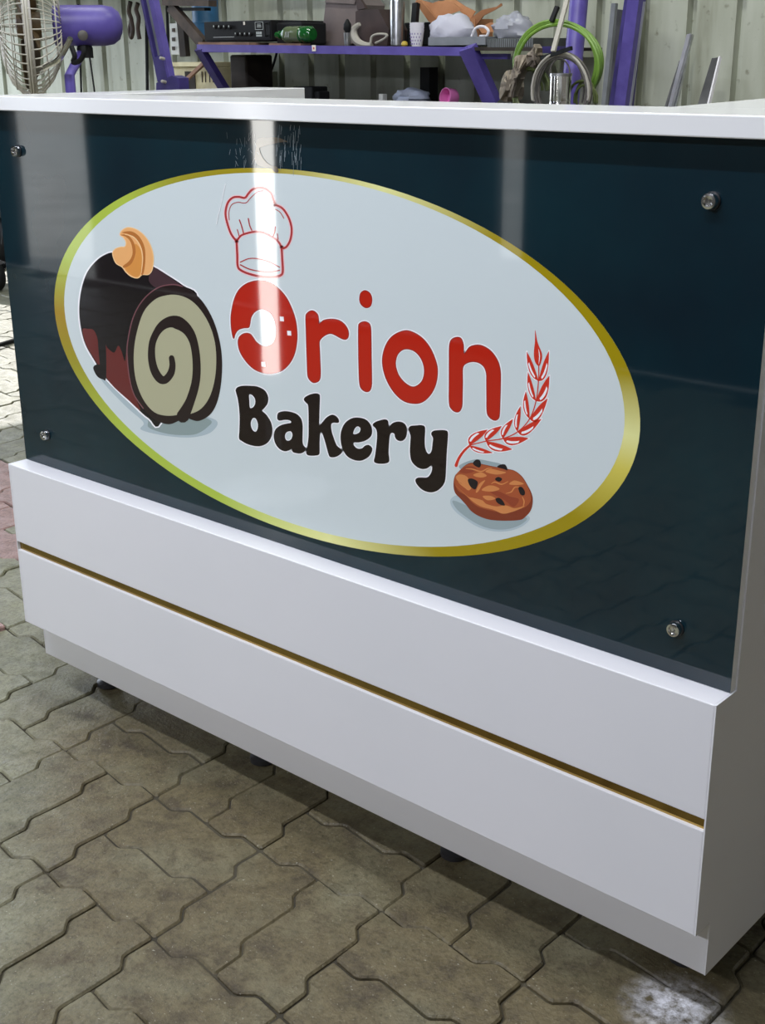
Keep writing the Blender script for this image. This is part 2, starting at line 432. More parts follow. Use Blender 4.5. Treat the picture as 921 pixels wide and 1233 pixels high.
# ------------------------------------------------------------------ the counter
W = 1.375; ZB = .460; ZT = 1.060; ZTOP = 1.082; DL = .036; TH = .012
counter = thing('reception_counter', 'white laminate bakery counter with glossy teal sign panel and gold strip', 'counter', (W/2, .3, 0))
def P_(mb, name, mt, parent=counter, **k): return mb.build(name, mt, parent, **k)
g1, g2, bb, pb = .3132, .2976, .1535, .075
P_(MB().box((0, TH, pb), (W, .135, ZT)), 'front_wall', M['white'])
P_(MB().box((0, .135, pb), (.13, .60, ZT)), 'side_wall', M['white'])
P_(MB().box((1.165, .135, pb), (W, .62, ZT)), 'side_wall', M['white'])
P_(MB().box((0, -DL, g1), (W, TH-.0005, ZB), bev=.0012), 'fascia_board', M['white'])
P_(MB().box((0, -DL, bb), (W, TH-.0005, g2), bev=.0012), 'fascia_board', M['white'])
P_(MB().box((.0005, -DL+.005, g2), (W-.0005, TH-.0005, g1)), 'gold_strip', M['gold_strip'])
for xs in (-.002, W):
    ye = .62 if xs > 0 else .60
    P_(MB().prism([(xs, y_, z_) for y_, z_ in ((-DL, bb), (-DL, ZB), (TH, ZB), (TH, ZT), (ye, ZT), (ye, pb), (0, pb), (0, bb))], (.002, 0, 0)), 'side_panel', M['white'])
P_(MB().box((0, 0, pb), (W, TH-.0005, bb), bev=.001), 'plinth', M['white'])
P_(MB().box((0, -.02, ZT), (W+.001, .135, ZTOP), bev=.0015), 'countertop', M['white_top'])
P_(MB().box((0, .136, ZT), (.13, .602, ZTOP), bev=.0015), 'countertop', M['white_top'])
TR = MB().prism([(1.178, .136, ZT), (W+.001, .136, ZT), (W+.001, .64, ZT), (1.112, .64, ZT)], (0, 0, ZTOP-ZT))
P_(TR, 'countertop', M['white_top'])
P_(MB().box((.13, .14, .74), (1.165, .58, .76)), 'desk_board', M['white'])
for x, y in ((.07, .085), (.5, .085), (.92, .085), (1.30, .10), (.07, .55), (1.31, .57)):
    P_(MB().lathe([(.022, 0), (.022, .008), (.012, .012), (.012, .06), (.02, .062), (.02, .075)], (x, y, 0), n=16), 'foot', M['foot'], smooth=True)

# --- printed sign panel
def print_mat(name, col, rough=.45):
    return mat(name, col, rough, coat=1.0, coat_rough=.035, spec=.06)
ALB = 1.5
def pc(name, r, g, b, k=ALB): return print_mat(name, srgb(r, g, b, k))
teal = print_mat('teal_print', srgb(17, 48, 57, 1.6)); teal.node_tree.nodes['Principled BSDF'].inputs['Specular IOR Level'].default_value = .05
nt = teal.node_tree; b_ = nt.nodes['Principled BSDF']; tc = nt.nodes.new('ShaderNodeTexCoord'); nz = nt.nodes.new('ShaderNodeTexNoise')
nz.inputs['Scale'].default_value = 5; nz.inputs['Detail'].default_value = 3; rr = nt.nodes.new('ShaderNodeValToRGB')
rr.color_ramp.elements[0].position = .3; rr.color_ramp.elements[1].position = .7
rr.color_ramp.elements[0].color = srgb(7, 28, 38, 1.0); rr.color_ramp.elements[1].color = srgb(8, 38, 46, 1.15)
nt.links.new(tc.outputs['Object'], nz.inputs['Vector']); nt.links.new(nz.outputs['Fac'], rr.inputs[0]); nt.links.new(rr.outputs[0], b_.inputs['Base Color'])
SP = MB(); SP.box((0, 0, ZB+.001), (W, TH, ZT))
SP.mi = [1, 1, 0, 1, 1, 1]
panel = P_(SP, 'sign_panel', [teal, M['white_edge']])
PAR = panel
def build_sub(mb, name, mats):
    o = mb.build(name, mats); o.parent = panel; o.matrix_parent_inverse = Matrix.Translation(counter.location).inverted() @ Matrix.Identity(4)
    # the panel itself sits at its parent's inverse offset, so children share world coordinates
    o.matrix_parent_inverse = Matrix.Identity(4)
    return o
LAY = .00005
def on_panel(u, v, lay): p = at_y(u, v, 0.); return (p.x, -LAY*lay, p.z)
class Art:
    """flat print: polygons in photo-crop coordinates laid on the face of the panel"""
    def __init__(s, x0, y0, sc): s.x0, s.y0, s.sc = x0, y0, sc; s.mb = MB(); s.mats = []
    def mi(s, mt):
        if mt not in s.mats: s.mats.append(mt)
        return s.mats.index(mt)
    def w(s, p, lay): return on_panel(s.x0+p[0]/s.sc, s.y0+p[1]/s.sc, lay)
    def poly(s, pts, mt, lay, holes=(), k=5, smooth=True):
        loops = [smooth_closed(pts, k) if smooth else list(pts)]+[smooth_closed(h, k) if smooth else list(h) for h in holes]
        L3 = [[Vector(s.w(p, lay)) for p in l] for l in loops]
        flat = [v for l in L3 for v in l]
        tr = tessellate_polygon([[Vector((v.x, v.z, 0)) for v in l] for l in L3])
        tris = []
        for t in tr:
            a, b, c = (flat[i] for i in t)
            if (b-a).cross(c-a).y > 0: t = (t[0], t[2], t[1])
            tris.append(tuple(t))
        s.mb.add(flat, tris, s.mi(mt)); return s
    def stroke(s, pts, wd, mt, lay, k=6, closed=False):
        pts = smooth_closed(pts, k) if closed else smooth_open(pts, k)
        n = len(pts); ws = wd if isinstance(wd, (list, tuple)) else None
        L = []; R = []
        for i, p in enumerate(pts):
            a = pts[i-1] if i else (pts[-1] if closed else p); b = pts[i+1] if i < n-1 else (pts[0] if closed else p)
            dx, dy = b[0]-a[0], b[1]-a[1]; l = math.hypot(dx, dy) or 1
            if ws:
                t = i/(n-1)*(len(ws)-1); j = min(int(t), len(ws)-2); w = ws[j]+(ws[j+1]-ws[j])*(t-j)
            else: w = wd
            nx, ny = -dy/l*w/2, dx/l*w/2
            L.append((p[0]+nx, p[1]+ny)); R.append((p[0]-nx, p[1]-ny))
        vs = [s.w(p, lay) for p in L+R]
        fs = [(i, i+1, n+i+1, n+i) for i in range(n-1)]
        if closed: fs.append((n-1, 0, n, 2*n-1))
        s.mb.add(vs, fs, s.mi(mt))
        if not closed:
            for e, w in ((pts[0], (ws[0] if ws else wd)), (pts[-1], (ws[-1] if ws else wd))):
                if w > 2:
                    cs = [(e[0]+cos(q*pi/5)*w/2, e[1]+sin(q*pi/5)*w/2) for q in range(10)]
                    s.mb.add([s.w(c, lay+.15) for c in cs], [tuple(range(10))], s.mi(mt))
        return s
    def halo(s, pts, wd, mt, lay): return s.stroke(pts, wd, mt, lay, 5, True)
    def done(s, name):
        me_o = build_sub(s.mb, name, s.mats)
        for p in me_o.data.polygons:
            if p.normal.y > 0: p.flip()
        return me_o

white_print = pc('white_print', 184, 193, 193, 1.42)
halo_white = pc('outline_white_print', 222, 212, 214, 1.5)
# oval with gold border
def ellipse(cx, cz, a, b, n=128): return [(cx+a*cos(2*pi*i/n), cz+b*sin(2*pi*i/n)) for i in range(n)]
OUT = (.6854, .7420, .5541, .2565); INN = (.6893, .7455, .5300, .2470)
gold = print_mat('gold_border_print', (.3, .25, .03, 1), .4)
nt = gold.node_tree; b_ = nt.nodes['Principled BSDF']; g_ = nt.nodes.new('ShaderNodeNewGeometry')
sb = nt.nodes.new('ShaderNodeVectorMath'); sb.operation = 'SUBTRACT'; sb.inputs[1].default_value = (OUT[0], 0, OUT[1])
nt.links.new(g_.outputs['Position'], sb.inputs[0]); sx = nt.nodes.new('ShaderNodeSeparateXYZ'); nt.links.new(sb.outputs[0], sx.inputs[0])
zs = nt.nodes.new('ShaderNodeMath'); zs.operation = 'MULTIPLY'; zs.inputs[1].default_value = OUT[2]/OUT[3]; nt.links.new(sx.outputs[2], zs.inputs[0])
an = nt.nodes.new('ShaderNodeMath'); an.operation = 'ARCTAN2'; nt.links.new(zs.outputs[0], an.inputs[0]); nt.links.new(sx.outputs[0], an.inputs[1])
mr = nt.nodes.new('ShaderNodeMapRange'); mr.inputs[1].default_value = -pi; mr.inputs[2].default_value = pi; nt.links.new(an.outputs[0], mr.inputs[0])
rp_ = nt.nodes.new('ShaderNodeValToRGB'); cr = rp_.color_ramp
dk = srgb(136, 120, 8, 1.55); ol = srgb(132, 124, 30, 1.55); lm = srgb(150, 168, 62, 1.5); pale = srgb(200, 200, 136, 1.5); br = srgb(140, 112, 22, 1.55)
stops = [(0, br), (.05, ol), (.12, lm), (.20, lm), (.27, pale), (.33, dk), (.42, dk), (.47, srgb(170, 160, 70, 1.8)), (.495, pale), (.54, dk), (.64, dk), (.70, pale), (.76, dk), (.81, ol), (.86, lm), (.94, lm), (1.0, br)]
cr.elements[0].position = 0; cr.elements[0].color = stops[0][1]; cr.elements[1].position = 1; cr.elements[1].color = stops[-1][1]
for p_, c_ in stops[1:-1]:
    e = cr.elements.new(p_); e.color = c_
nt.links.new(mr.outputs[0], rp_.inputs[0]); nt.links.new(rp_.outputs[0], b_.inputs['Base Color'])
def flat_ring(name, eo, ei, mt, lay):
    n = len(eo); mb = MB(); y = -LAY*lay
    if ei: mb.add([(x, y, z) for x, z in eo]+[(x, y, z) for x, z in ei], [(i, n+i, n+(i+1) % n, (i+1) % n) for i in range(n)])
    else: mb.add([(x, y, z) for x, z in eo], [tuple(range(n))])
    o = build_sub(mb, name, mt)
    for p in o.data.polygons:
        if p.normal.y > 0: p.flip()
    return o
flat_ring('oval_ground', ellipse(*OUT), None, white_print, 1)
flat_ring('gold_border', ellipse(*OUT), ellipse(*INN), gold, 2)

red = pc('red_letter_print', 160, 28, 11, 1.5); red_edge = pc('dark_red_edge_print', 120, 36, 34)
dark = pc('dark_brown_letter_print', 26, 12, 11, 1.0); dark_edge = pc('black_edge_print', 14, 11, 14, 1.2)
def letter(x0, y0, sc, outer, holes=(), fill=red, edge=red_edge, hw=3.9, ew=.9):
    a = Art(x0, y0, sc)
    a.halo(outer, hw*2*sc/2.2, halo_white, 3)
    for h in holes: a.halo(h, hw*2*sc/2.6, halo_white, 3)
    a.poly(outer, fill, 5, holes)
    a.halo(outer, ew*sc, edge, 6)
    for h in holes: a.halo(h, ew*sc, edge, 6)
    return a
# "Orion"
O_ = [(105, 715), (85, 640), (75, 540), (78, 440), (105, 300), (150, 195), (210, 130), (285, 90), (370, 72), (450, 75), (530, 105), (610, 165), (690, 260), (750, 380), (790, 500), (808, 620), (808, 740), (785, 870), (740, 970), (670, 1050), (590, 1092), (500, 1105), (410, 1090), (320, 1045), (240, 965), (180, 870), (155, 780), (160, 715), (190, 675), (240, 655), (290, 665), (320, 700), (360, 755), (420, 795), (480, 800), (540, 765), (570, 700), (575, 610), (560, 520), (520, 440), (460, 400), (400, 390), (340, 420), (300, 480), (285, 560), (270, 593), (220, 597), (160, 617), (125, 662)]
a = letter(270, 330, 9.21, O_)
for cx, cy in ((640, 497), (722, 655), (435, 1000)):
    a.poly([(cx-24, cy-28), (cx+20, cy-24), (cx+24, cy+28), (cx-20, cy+24)], halo_white, 7, smooth=False)
a.done('letter')
letter(360, 340, 7.675, [(63, 320), (75, 285), (110, 262), (145, 268), (175, 300), (183, 345), (187, 382), (230, 350), (300, 338), (370, 350), (420, 385), (452, 435), (460, 480), (450, 515), (425, 528), (385, 515), (340, 490), (295, 473), (250, 485), (210, 515), (190, 550), (192, 620), (196, 720), (200, 820), (195, 890), (170, 920), (130, 925), (95, 895), (80, 850), (75, 740), (70, 600), (66, 450)]).done('letter')
a = letter(360, 340, 7.675, [(550, 420), (560, 380), (600, 362), (640, 372), (663, 410), (668, 520), (670, 700), (673, 850), (672, 950), (655, 1000), (620, 1010), (580, 985), (560, 930), (553, 780), (550, 600)])
dot = [(560, 150), (570, 100), (605, 75), (645, 88), (670, 125), (675, 175), (660, 220), (625, 235), (590, 220), (567, 190)]
a.halo(dot, 18, halo_white, 3); a.poly(dot, red, 5); a.halo(dot, 7, red_edge, 6); a.done('letter')
letter(450, 390, 5.756, [(60, 250), (75, 170), (110, 105), (160, 65), (225, 45), (290, 65), (350, 110), (400, 180), (435, 270), (443, 340), (430, 420), (395, 490), (340, 540), (280, 552), (210, 535), (150, 485), (100, 410), (70, 330)],
       [[(152, 270), (165, 215), (200, 180), (245, 175), (290, 195), (325, 235), (347, 290), (350, 345), (335, 395), (300, 428), (265, 435), (220, 410), (180, 365), (160, 320)]]).done('letter')
letter(450, 390, 5.756, [(525, 150), (540, 108), (575, 92), (605, 100), (622, 140), (628, 205), (665, 160), (720, 145), (770, 158), (820, 195), (860, 255), (878, 320), (880, 400), (877, 520), (873, 620), (865, 655), (840, 668), (805, 650), (785, 610), (783, 500), (782, 400), (780, 340), (762, 295), (725, 268), (680, 262), (640, 275), (618, 305), (617, 400), (615, 500), (612, 570), (595, 605), (570, 610), (540, 590), (523, 545), (523, 400), (523, 250)]).done('letter')
# "Bakery"
bk = dict(fill=dark, edge=dark_edge)
R1 = (280, 450, 6.579); R2 = (400, 480, 6.14)
letter(*R1, [(28, 130), (40, 110), (80, 98), (140, 98), (200, 105), (255, 135), (280, 185), (275, 235), (250, 270), (232, 293), (265, 325), (300, 380), (314, 440), (305, 500), (275, 545), (230, 568), (180, 570), (120, 555), (75, 530), (55, 510), (58, 440), (60, 350), (55, 270), (45, 200), (32, 150)],
       [[(130, 165), (155, 165), (180, 195), (183, 235), (168, 265), (145, 275), (134, 262), (131, 215)], [(143, 385), (160, 350), (185, 352), (203, 390), (203, 430), (188, 460), (165, 455), (147, 425)]], **bk).done('letter')
letter(*R1, [(357, 340), (365, 312), (400, 300), (450, 302), (505, 320), (540, 355), (553, 405), (553, 470), (553, 540), (562, 570), (578, 590), (570, 612), (540, 628), (500, 625), (478, 615), (470, 592), (445, 605), (410, 610), (370, 590), (340, 545), (330, 490), (345, 440), (385, 410), (430, 398), (462, 392), (468, 378), (450, 365), (415, 362), (375, 368), (360, 360)],
       [[(440, 455), (465, 455), (478, 480), (470, 515), (450, 532), (425, 528), (413, 500), (420, 470)]], **bk).done('letter')
letter(*R1, [(568, 205), (580, 185), (620, 165), (660, 158), (685, 165), (690, 185), (688, 260), (686, 340), (686, 410), (715, 385), (745, 350), (785, 328), (815, 335), (838, 360), (838, 385), (800, 385), (780, 400), (782, 450), (800, 510), (825, 570), (865, 605), (858, 630), (820, 655), (780, 658), (765, 640), (745, 570), (725, 500), (705, 458), (692, 475), (688, 540), (688, 600), (685, 635), (660, 645), (610, 645), (588, 630), (595, 580), (605, 500), (606, 400), (605, 300), (600, 245), (585, 228)], **bk).done('letter')
letter(*R2, [(65, 300), (70, 240), (95, 185), (140, 150), (190, 142), (245, 155), (280, 190), (293, 235), (285, 275), (250, 305), (200, 320), (160, 322), (158, 345), (185, 370), (220, 370), (245, 350), (270, 345), (293, 365), (290, 395), (265, 430), (215, 455), (160, 450), (110, 420), (78, 365)],
       [[(155, 262), (158, 235), (175, 208), (195, 203), (212, 220), (205, 248), (180, 263)]], **bk).done('letter')
letter(*R2, [(303, 195), (320, 175), (355, 162), (390, 155), (410, 165), (415, 190), (420, 215), (445, 185), (485, 172), (525, 180), (548, 210), (550, 255), (540, 290), (515, 310), (485, 305), (468, 285), (462, 258), (440, 250), (425, 270), (418, 330), (415, 400), (420, 445), (415, 468), (380, 478), (335, 476), (312, 462), (320, 420), (330, 340), (335, 270), (328, 225)], **bk).done('letter')
letter(*R2, [(567, 225), (580, 205), (620, 200), (660, 198), (682, 208), (685, 240), (682, 300), (685, 360), (700, 400), (720, 410), (738, 385), (745, 330), (748, 290), (735, 260), (750, 240), (790, 235), (835, 236), (853, 250), (852, 300), (845, 400), (840, 500), (835, 590), (820, 635), (780, 675), (730, 690), (675, 675), (635, 640), (618, 605), (630, 588), (660, 585), (700, 585), (725, 565), (740, 530), (740, 490), (725, 495), (700, 512), (665, 517), (625, 500), (590, 460), (578, 400), (580, 330), (583, 280), (575, 250)], **bk).done('letter')
# chef hat line drawing
hat_red = pc('hat_line_print', 150, 46, 46); hat_pink = pc('hat_outline_print', 206, 176, 178, 1.5)
a = Art(260, 140, 6.01)
lines = [([(150, 905), (110, 850), (82, 770), (70, 700), (85, 630), (120, 590), (165, 583), (210, 590), (235, 560), (265, 530), (310, 517), (360, 525), (400, 560), (418, 610), (428, 643)], 15),
         ([(425, 640), (480, 665), (525, 730), (548, 810), (540, 890), (510, 945), (478, 955)], 15),
         ([(150, 905), (180, 865), (230, 845), (290, 835), (350, 845), (410, 875), (450, 905), (475, 945)], 14),
         ([(150, 905), (155, 1000), (158, 1080), (178, 1112), (240, 1140), (330, 1160), (420, 1162), (470, 1150), (484, 1120), (480, 1030), (475, 945)], 16)]
thin = [([(178, 1055), (240, 1030), (310, 1032), (390, 1055), (460, 1092)], 8), ([(178, 1075), (240, 1105), (320, 1122), (400, 1125), (460, 1115)], 9),
        ([(97, 750), (95, 690), (115, 640), (160, 622), (200, 628), (225, 622), (250, 592), (300, 548), (340, 540)], 6), ([(430, 672), (465, 695), (492, 738)], 6),
        ([(170, 750), (185, 790), (200, 845)], 9), ([(235, 740), (245, 790), (260, 825)], 9), ([(155, 820), (163, 845), (168, 865)], 7), ([(430, 800), (425, 840), (412, 875)], 9), ([(445, 850), (450, 890)], 7)]
for p, w_ in lines: a.stroke(p, w_*1.9, hat_pink, 3)
for p, w_ in lines: a.stroke(p, w_, hat_red, 5)
for p, w_ in thin: a.stroke(p, w_, hat_red, 5)
a.done('chef_hat_print')
# wheat ear
a = Art(540, 395, 7.085)
wheat = pc('wheat_print', 178, 44, 28)
stem = [(66, 1172), (80, 1130), (105, 1085), (140, 1040), (180, 1005)]
a.stroke(stem, 34, halo_white, 3); a.stroke(stem, [28, 24, 22, 20, 18], wheat, 6)
nodes = [(180, 1000), (320, 965), (465, 942), (590, 885), (692, 775), (747, 622), (768, 450)]
a.stroke(nodes+[(770, 320)], 9, wheat, 4)
leaves = [((335, 865), (150, 905)), ((380, 1065), (220, 1075)), ((455, 835), (285, 880)), ((545, 1035), (370, 1075)), ((550, 775), (420, 865)), ((685, 940), (520, 1035)), ((615, 665), (535, 800)), ((795, 775), (660, 955)),
          ((660, 540), (615, 690)), ((848, 600), (770, 835)), ((678, 375), (665, 560)), ((862, 405), (850, 635)), ((668, 200), (675, 400)), ((858, 195), (850, 440))]
def quad(p0, p1, p2, n=8): return [tuple((1-t)**2*p0[c]+2*(1-t)*t*p1[c]+t*t*p2[c] for c in (0, 1)) for t in (i/n for i in range(n+1))]
for i, (tip, ctl) in enumerate(leaves):
    base = nodes[i//2]; mid = ((base[0]+tip[0])/2, (base[1]+tip[1])/2)
    inn = (mid[0]-(ctl[0]-mid[0])*.30, mid[1]-(ctl[1]-mid[1])*.30)
    big = (mid[0]+(ctl[0]-mid[0])*1.25, mid[1]+(ctl[1]-mid[1])*1.25)
    shape = quad(base, big, tip)+quad(tip, inn, base)[1:-1]
    a.stroke(quad(base, big, tip), 16, halo_white, 3, k=1)
    a.poly(shape, wheat, 5+i % 2*.3, smooth=False)
    c1 = (mid[0]+(ctl[0]-mid[0])*.95, mid[1]+(ctl[1]-mid[1])*.95); c2 = (mid[0]+(ctl[0]-mid[0])*.52, mid[1]+(ctl[1]-mid[1])*.52)
    s1 = quad(base, c1, tip, 10)[2:8]; s2 = quad(base, c2, tip, 10)[2:8]
    a.poly(s1+s2[::-1], halo_white, 6.5, smooth=False)
a.poly([(740, 15), (760, 120), (798, 220), (790, 290), (770, 325), (740, 290), (728, 220), (738, 110)], wheat, 5, k=4)
a.poly([(768, 175), (782, 240), (770, 310), (774, 240)], halo_white, 6.5, k=3)
a.done('wheat_ear_print')
# cookie
a = Art(535, 540, 7.675)
c_sh = pc('cookie_shade_print', 132, 146, 148); c_sh2 = pc('cookie_pale_shade_print', 156, 170, 174); c_dk = pc('cookie_dark_print', 112, 48, 28); c_md = pc('cookie_brown_print', 146, 72, 40); c_tn = pc('cookie_tan_print', 182, 116, 66); c_ch = pc('chocolate_chip_print', 24, 16, 20)
a.poly([(66, 460), (60, 520), (110, 590), (190, 650), (290, 715), (400, 755), (520, 768), (640, 752), (740, 705), (790, 640), (700, 600), (400, 560), (150, 440)], c_sh2, 3)
a.poly([(85, 480), (110, 555), (190, 625), (290, 690), (400, 735), (520, 750), (630, 735), (720, 695), (760, 640), (600, 600), (300, 560)], c_sh, 3.4)
a.poly([(135, 165), (200, 125), (300, 100), (420, 118), (530, 150), (450, 205), (200, 205)], c_sh, 3.7)
a.poly([(85, 340), (95, 260), (130, 215), (200, 150), (270, 130), (380, 150), (450, 165), (560, 185), (650, 205), (720, 260), (770, 340), (805, 410), (818, 480), (800, 570), (740, 640), (690, 662), (560, 668), (430, 660), (330, 630), (250, 580), (200, 520), (150, 465), (100, 410)], c_dk, 4)
a.poly([(95, 320), (100, 260), (130, 215), (210, 150), (300, 140), (450, 170), (560, 190), (650, 210), (715, 265), (765, 345), (800, 430), (795, 490), (750, 540), (680, 565), (600, 590), (500, 585), (420, 570), (330, 545), (260, 500), (200, 435), (130, 390)], c_md, 5)
for p in ([(108, 262), (140, 240), (190, 248), (222, 275), (222, 310), (250, 365), (215, 385), (165, 330), (125, 300)], [(105, 340), (150, 385), (210, 440), (275, 498), (350, 540), (450, 565), (540, 602), (620, 588), (700, 558), (742, 530), (650, 552), (570, 525), (480, 535), (390, 512), (350, 478), (262, 455), (215, 440)],
          [(270, 240), (340, 220), (392, 250), (350, 268), (290, 260)], [(380, 212), (430, 188), (510, 205), (572, 222), (500, 240), (430, 232)], [(345, 385), (400, 345), (460, 345), (512, 375), (440, 398)], [(600, 330), (650, 295), (735, 325), (680, 337)], [(355, 440), (430, 438), (472, 465), (400, 478)], [(292, 400), (325, 325), (378, 293), (345, 345), (312, 400)]):
    a.poly(p, c_tn, 6)
for p in ([(200, 185), (260, 190), (340, 212), (400, 185), (440, 182)], [(435, 325), (470, 310), (530, 330), (590, 305)], [(570, 415), (620, 400), (650, 360), (690, 355)], [(720, 445), (738, 490), (728, 540)], [(130, 310), (180, 350), (230, 385)]):
    a.stroke(p, [4, 12, 12, 5], c_tn, 6.2)
for p in ([(140, 215), (190, 170), (260, 165), (300, 195), (220, 230)], [(420, 400), (500, 395), (600, 440), (690, 470), (640, 540), (560, 480)]):
    a.poly(p, pc('cookie_rust_print', 128, 56, 34), 5.6)
for p in ([(265, 135), (290, 105), (325, 105), (340, 145), (325, 175), (285, 160)], [(490, 170), (520, 148), (565, 150), (585, 200), (550, 190)], [(220, 285), (260, 278), (310, 310), (290, 375), (250, 360), (225, 320)], [(470, 280), (500, 262), (535, 280), (515, 305), (485, 300)], [(685, 365), (715, 355), (745, 395), (740, 430), (705, 425)], [(475, 465), (505, 455), (540, 480), (560, 525), (520, 520), (485, 495)]):
    a.poly(p, c_ch, 7)
a.done('cookie_print')
# swiss roll cake
a = Art(85, 265, 4.565)
k_blk = pc('dark_chocolate_print', 22, 17, 19, 1.2); k_dk = pc('chocolate_print', 32, 21, 21, 1.3); k_red = pc('cake_red_print', 88, 34, 32); k_cr = pc('cream_print', 152, 150, 122); k_ln = pc('cake_line_print', 104, 66, 70); k_sh = pc('cake_shade_print', 122, 136, 134); k_sh2 = pc('cake_pale_shade_print', 150, 164, 168)
d_t = pc('dollop_print', 206, 152, 96); d_m = pc('dollop_amber_print', 190, 128, 62); d_d = pc('dollop_brown_print', 160, 98, 46); d_l = pc('dollop_light_print', 226, 178, 130)
a.poly([(170, 880), (300, 1020), (400, 1110), (385, 1150), (480, 1178), (600, 1194), (700, 1190), (780, 1160), (800, 1100), (640, 1060), (400, 1040), (200, 860)], k_sh2, 3)
a.poly([(190, 880), (330, 1010), (420, 1090), (430, 1140), (520, 1172), (610, 1182), (690, 1176), (750, 1140), (770, 1100), (640, 1060), (400, 1020), (205, 860)], k_sh, 3.4)
body = [(48, 480), (60, 380), (90, 290), (140, 225), (190, 190), (240, 178), (330, 195), (455, 255), (530, 300), (620, 360), (700, 430), (640, 700), (500, 1110), (430, 1090), (340, 1010), (195, 870), (130, 770), (80, 680), (55, 580)]
a.halo(body, 16, halo_white, 3.6); a.poly(body, k_blk, 4)
a.poly([(66, 602), (95, 598), (125, 603), (145, 640), (155, 700), (165, 805), (120, 745), (82, 675)], k_red, 5)
a.poly([(190, 690), (205, 705), (240, 728), (262, 690), (280, 720), (300, 775), (312, 690), (325, 880), (350, 960), (385, 1045), (330, 1000), (195, 860)], k_red, 5)
a.poly([(125, 815), (140, 795), (172, 800), (195, 845), (190, 876), (150, 862)], k_blk, 5.5)
a.poly([(152, 640), (190, 650), (196, 865), (172, 860), (160, 780)], k_blk, 5.6)
a.poly([(460, 262), (530, 305), (615, 365), (560, 358), (480, 375), (430, 330)], pc('chocolate_sheen_print', 58, 40, 44), 5)
face = [(315, 680), (345, 540), (400, 440), (480, 375), (560, 358), (640, 375), (720, 440), (785, 550), (825, 690), (833, 830), (815, 970), (775, 1060), (710, 1103), (660, 1095), (630, 1078), (590, 1105), (540, 1122), (480, 1105), (420, 1060), (365, 980), (330, 870), (315, 770)]
a.poly(face, k_dk, 6)
a.stroke([(400, 1035), (350, 960), (325, 870), (313, 770), (313, 680), (343, 540), (398, 440), (478, 373), (560, 354), (615, 364)], 6, k_ln, 6.4)
a.poly([(348, 760), (360, 640), (400, 510), (460, 440), (520, 415), (590, 412), (660, 440), (720, 500), (770, 590), (798, 700), (798, 840), (770, 960), (720, 1035), (655, 1066), (640, 1050), (600, 1068), (530, 1075), (460, 1055), (400, 985), (360, 880)], k_cr, 7)
a.stroke([(618, 1078), (660, 990), (690, 880), (692, 760), (672, 655), (630, 590), (565, 558), (500, 585), (455, 660), (446, 745), (460, 820), (490, 870), (520, 878), (550, 845), (561, 800), (556, 757)], [72, 50, 46, 44, 44, 56, 74, 56, 40, 38, 42, 46, 46, 42, 40, 34, 30], k_dk, 8)
dol = [(232, 185), (245, 160), (275, 148), (300, 145), (305, 120), (290, 95), (272, 80), (285, 55), (320, 40), (370, 55), (415, 95), (445, 150), (457, 210), (450, 270), (430, 298), (395, 300), (370, 318), (335, 310), (305, 285), (285, 258), (250, 235)]
a.poly(dol, d_t, 9); a.halo(dol, 5, d_l, 9.3)
a.poly([(355, 130), (385, 160), (395, 220), (385, 295), (360, 312), (325, 295), (300, 262), (335, 240), (358, 190)], d_m, 9.6)
a.poly([(283, 68), (335, 62), (380, 92), (408, 150), (412, 220), (402, 292), (390, 296), (398, 220), (388, 150), (360, 100), (320, 78)], d_d, 10)
a.poly([(275, 82), (315, 82), (350, 125), (358, 185), (335, 240), (298, 262), (290, 252), (325, 222), (342, 180), (332, 122), (305, 92)], d_d, 10)
a.stroke([(300, 78), (350, 95), (385, 145), (397, 210), (390, 290)], [3, 6, 6, 6, 3], d_l, 10.4)
a.done('cake_roll_print')

# torn scrap of protective film and fine scratches left on the panel
a = Art(260, 140, 6.01)
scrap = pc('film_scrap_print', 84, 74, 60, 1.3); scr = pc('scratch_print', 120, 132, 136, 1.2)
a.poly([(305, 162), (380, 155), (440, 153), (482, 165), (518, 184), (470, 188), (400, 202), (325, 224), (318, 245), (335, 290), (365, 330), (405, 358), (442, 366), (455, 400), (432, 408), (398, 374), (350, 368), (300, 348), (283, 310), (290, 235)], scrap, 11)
rs = random.Random(5)
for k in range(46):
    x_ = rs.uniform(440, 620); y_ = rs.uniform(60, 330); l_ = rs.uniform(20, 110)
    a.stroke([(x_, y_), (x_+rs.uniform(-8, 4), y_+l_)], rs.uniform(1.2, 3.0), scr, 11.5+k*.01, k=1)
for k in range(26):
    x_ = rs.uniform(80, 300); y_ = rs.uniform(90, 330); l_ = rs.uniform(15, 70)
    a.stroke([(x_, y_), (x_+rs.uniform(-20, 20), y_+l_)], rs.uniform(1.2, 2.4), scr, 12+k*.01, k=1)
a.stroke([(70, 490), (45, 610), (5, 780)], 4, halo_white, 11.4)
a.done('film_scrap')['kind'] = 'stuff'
# panel fixing caps
for (u, v) in ((19.5, 182), (54.5, 524), (855.5, 242), (812.5, 757.5)):
    p = at_y(u, v, -.004)
    bo = P_(MB().lathe([(.0083, 0), (.0085, .006), (.0078, .0078), (.0056, .0082), (.0052, .0045), (.0022, .0040), (.0020, .0022), (.0001, .0020)], (p.x, -.0015, p.z), (0, -1, 0), n=28), 'fixing_cap', M['chrome'], smooth=True)
    P_(MB().lathe([(.0094, 0), (.0094, .0014)], (p.x, -.0002, p.z), (0, -1, 0), n=28), 'rubber_washer', M['dark_hole'])

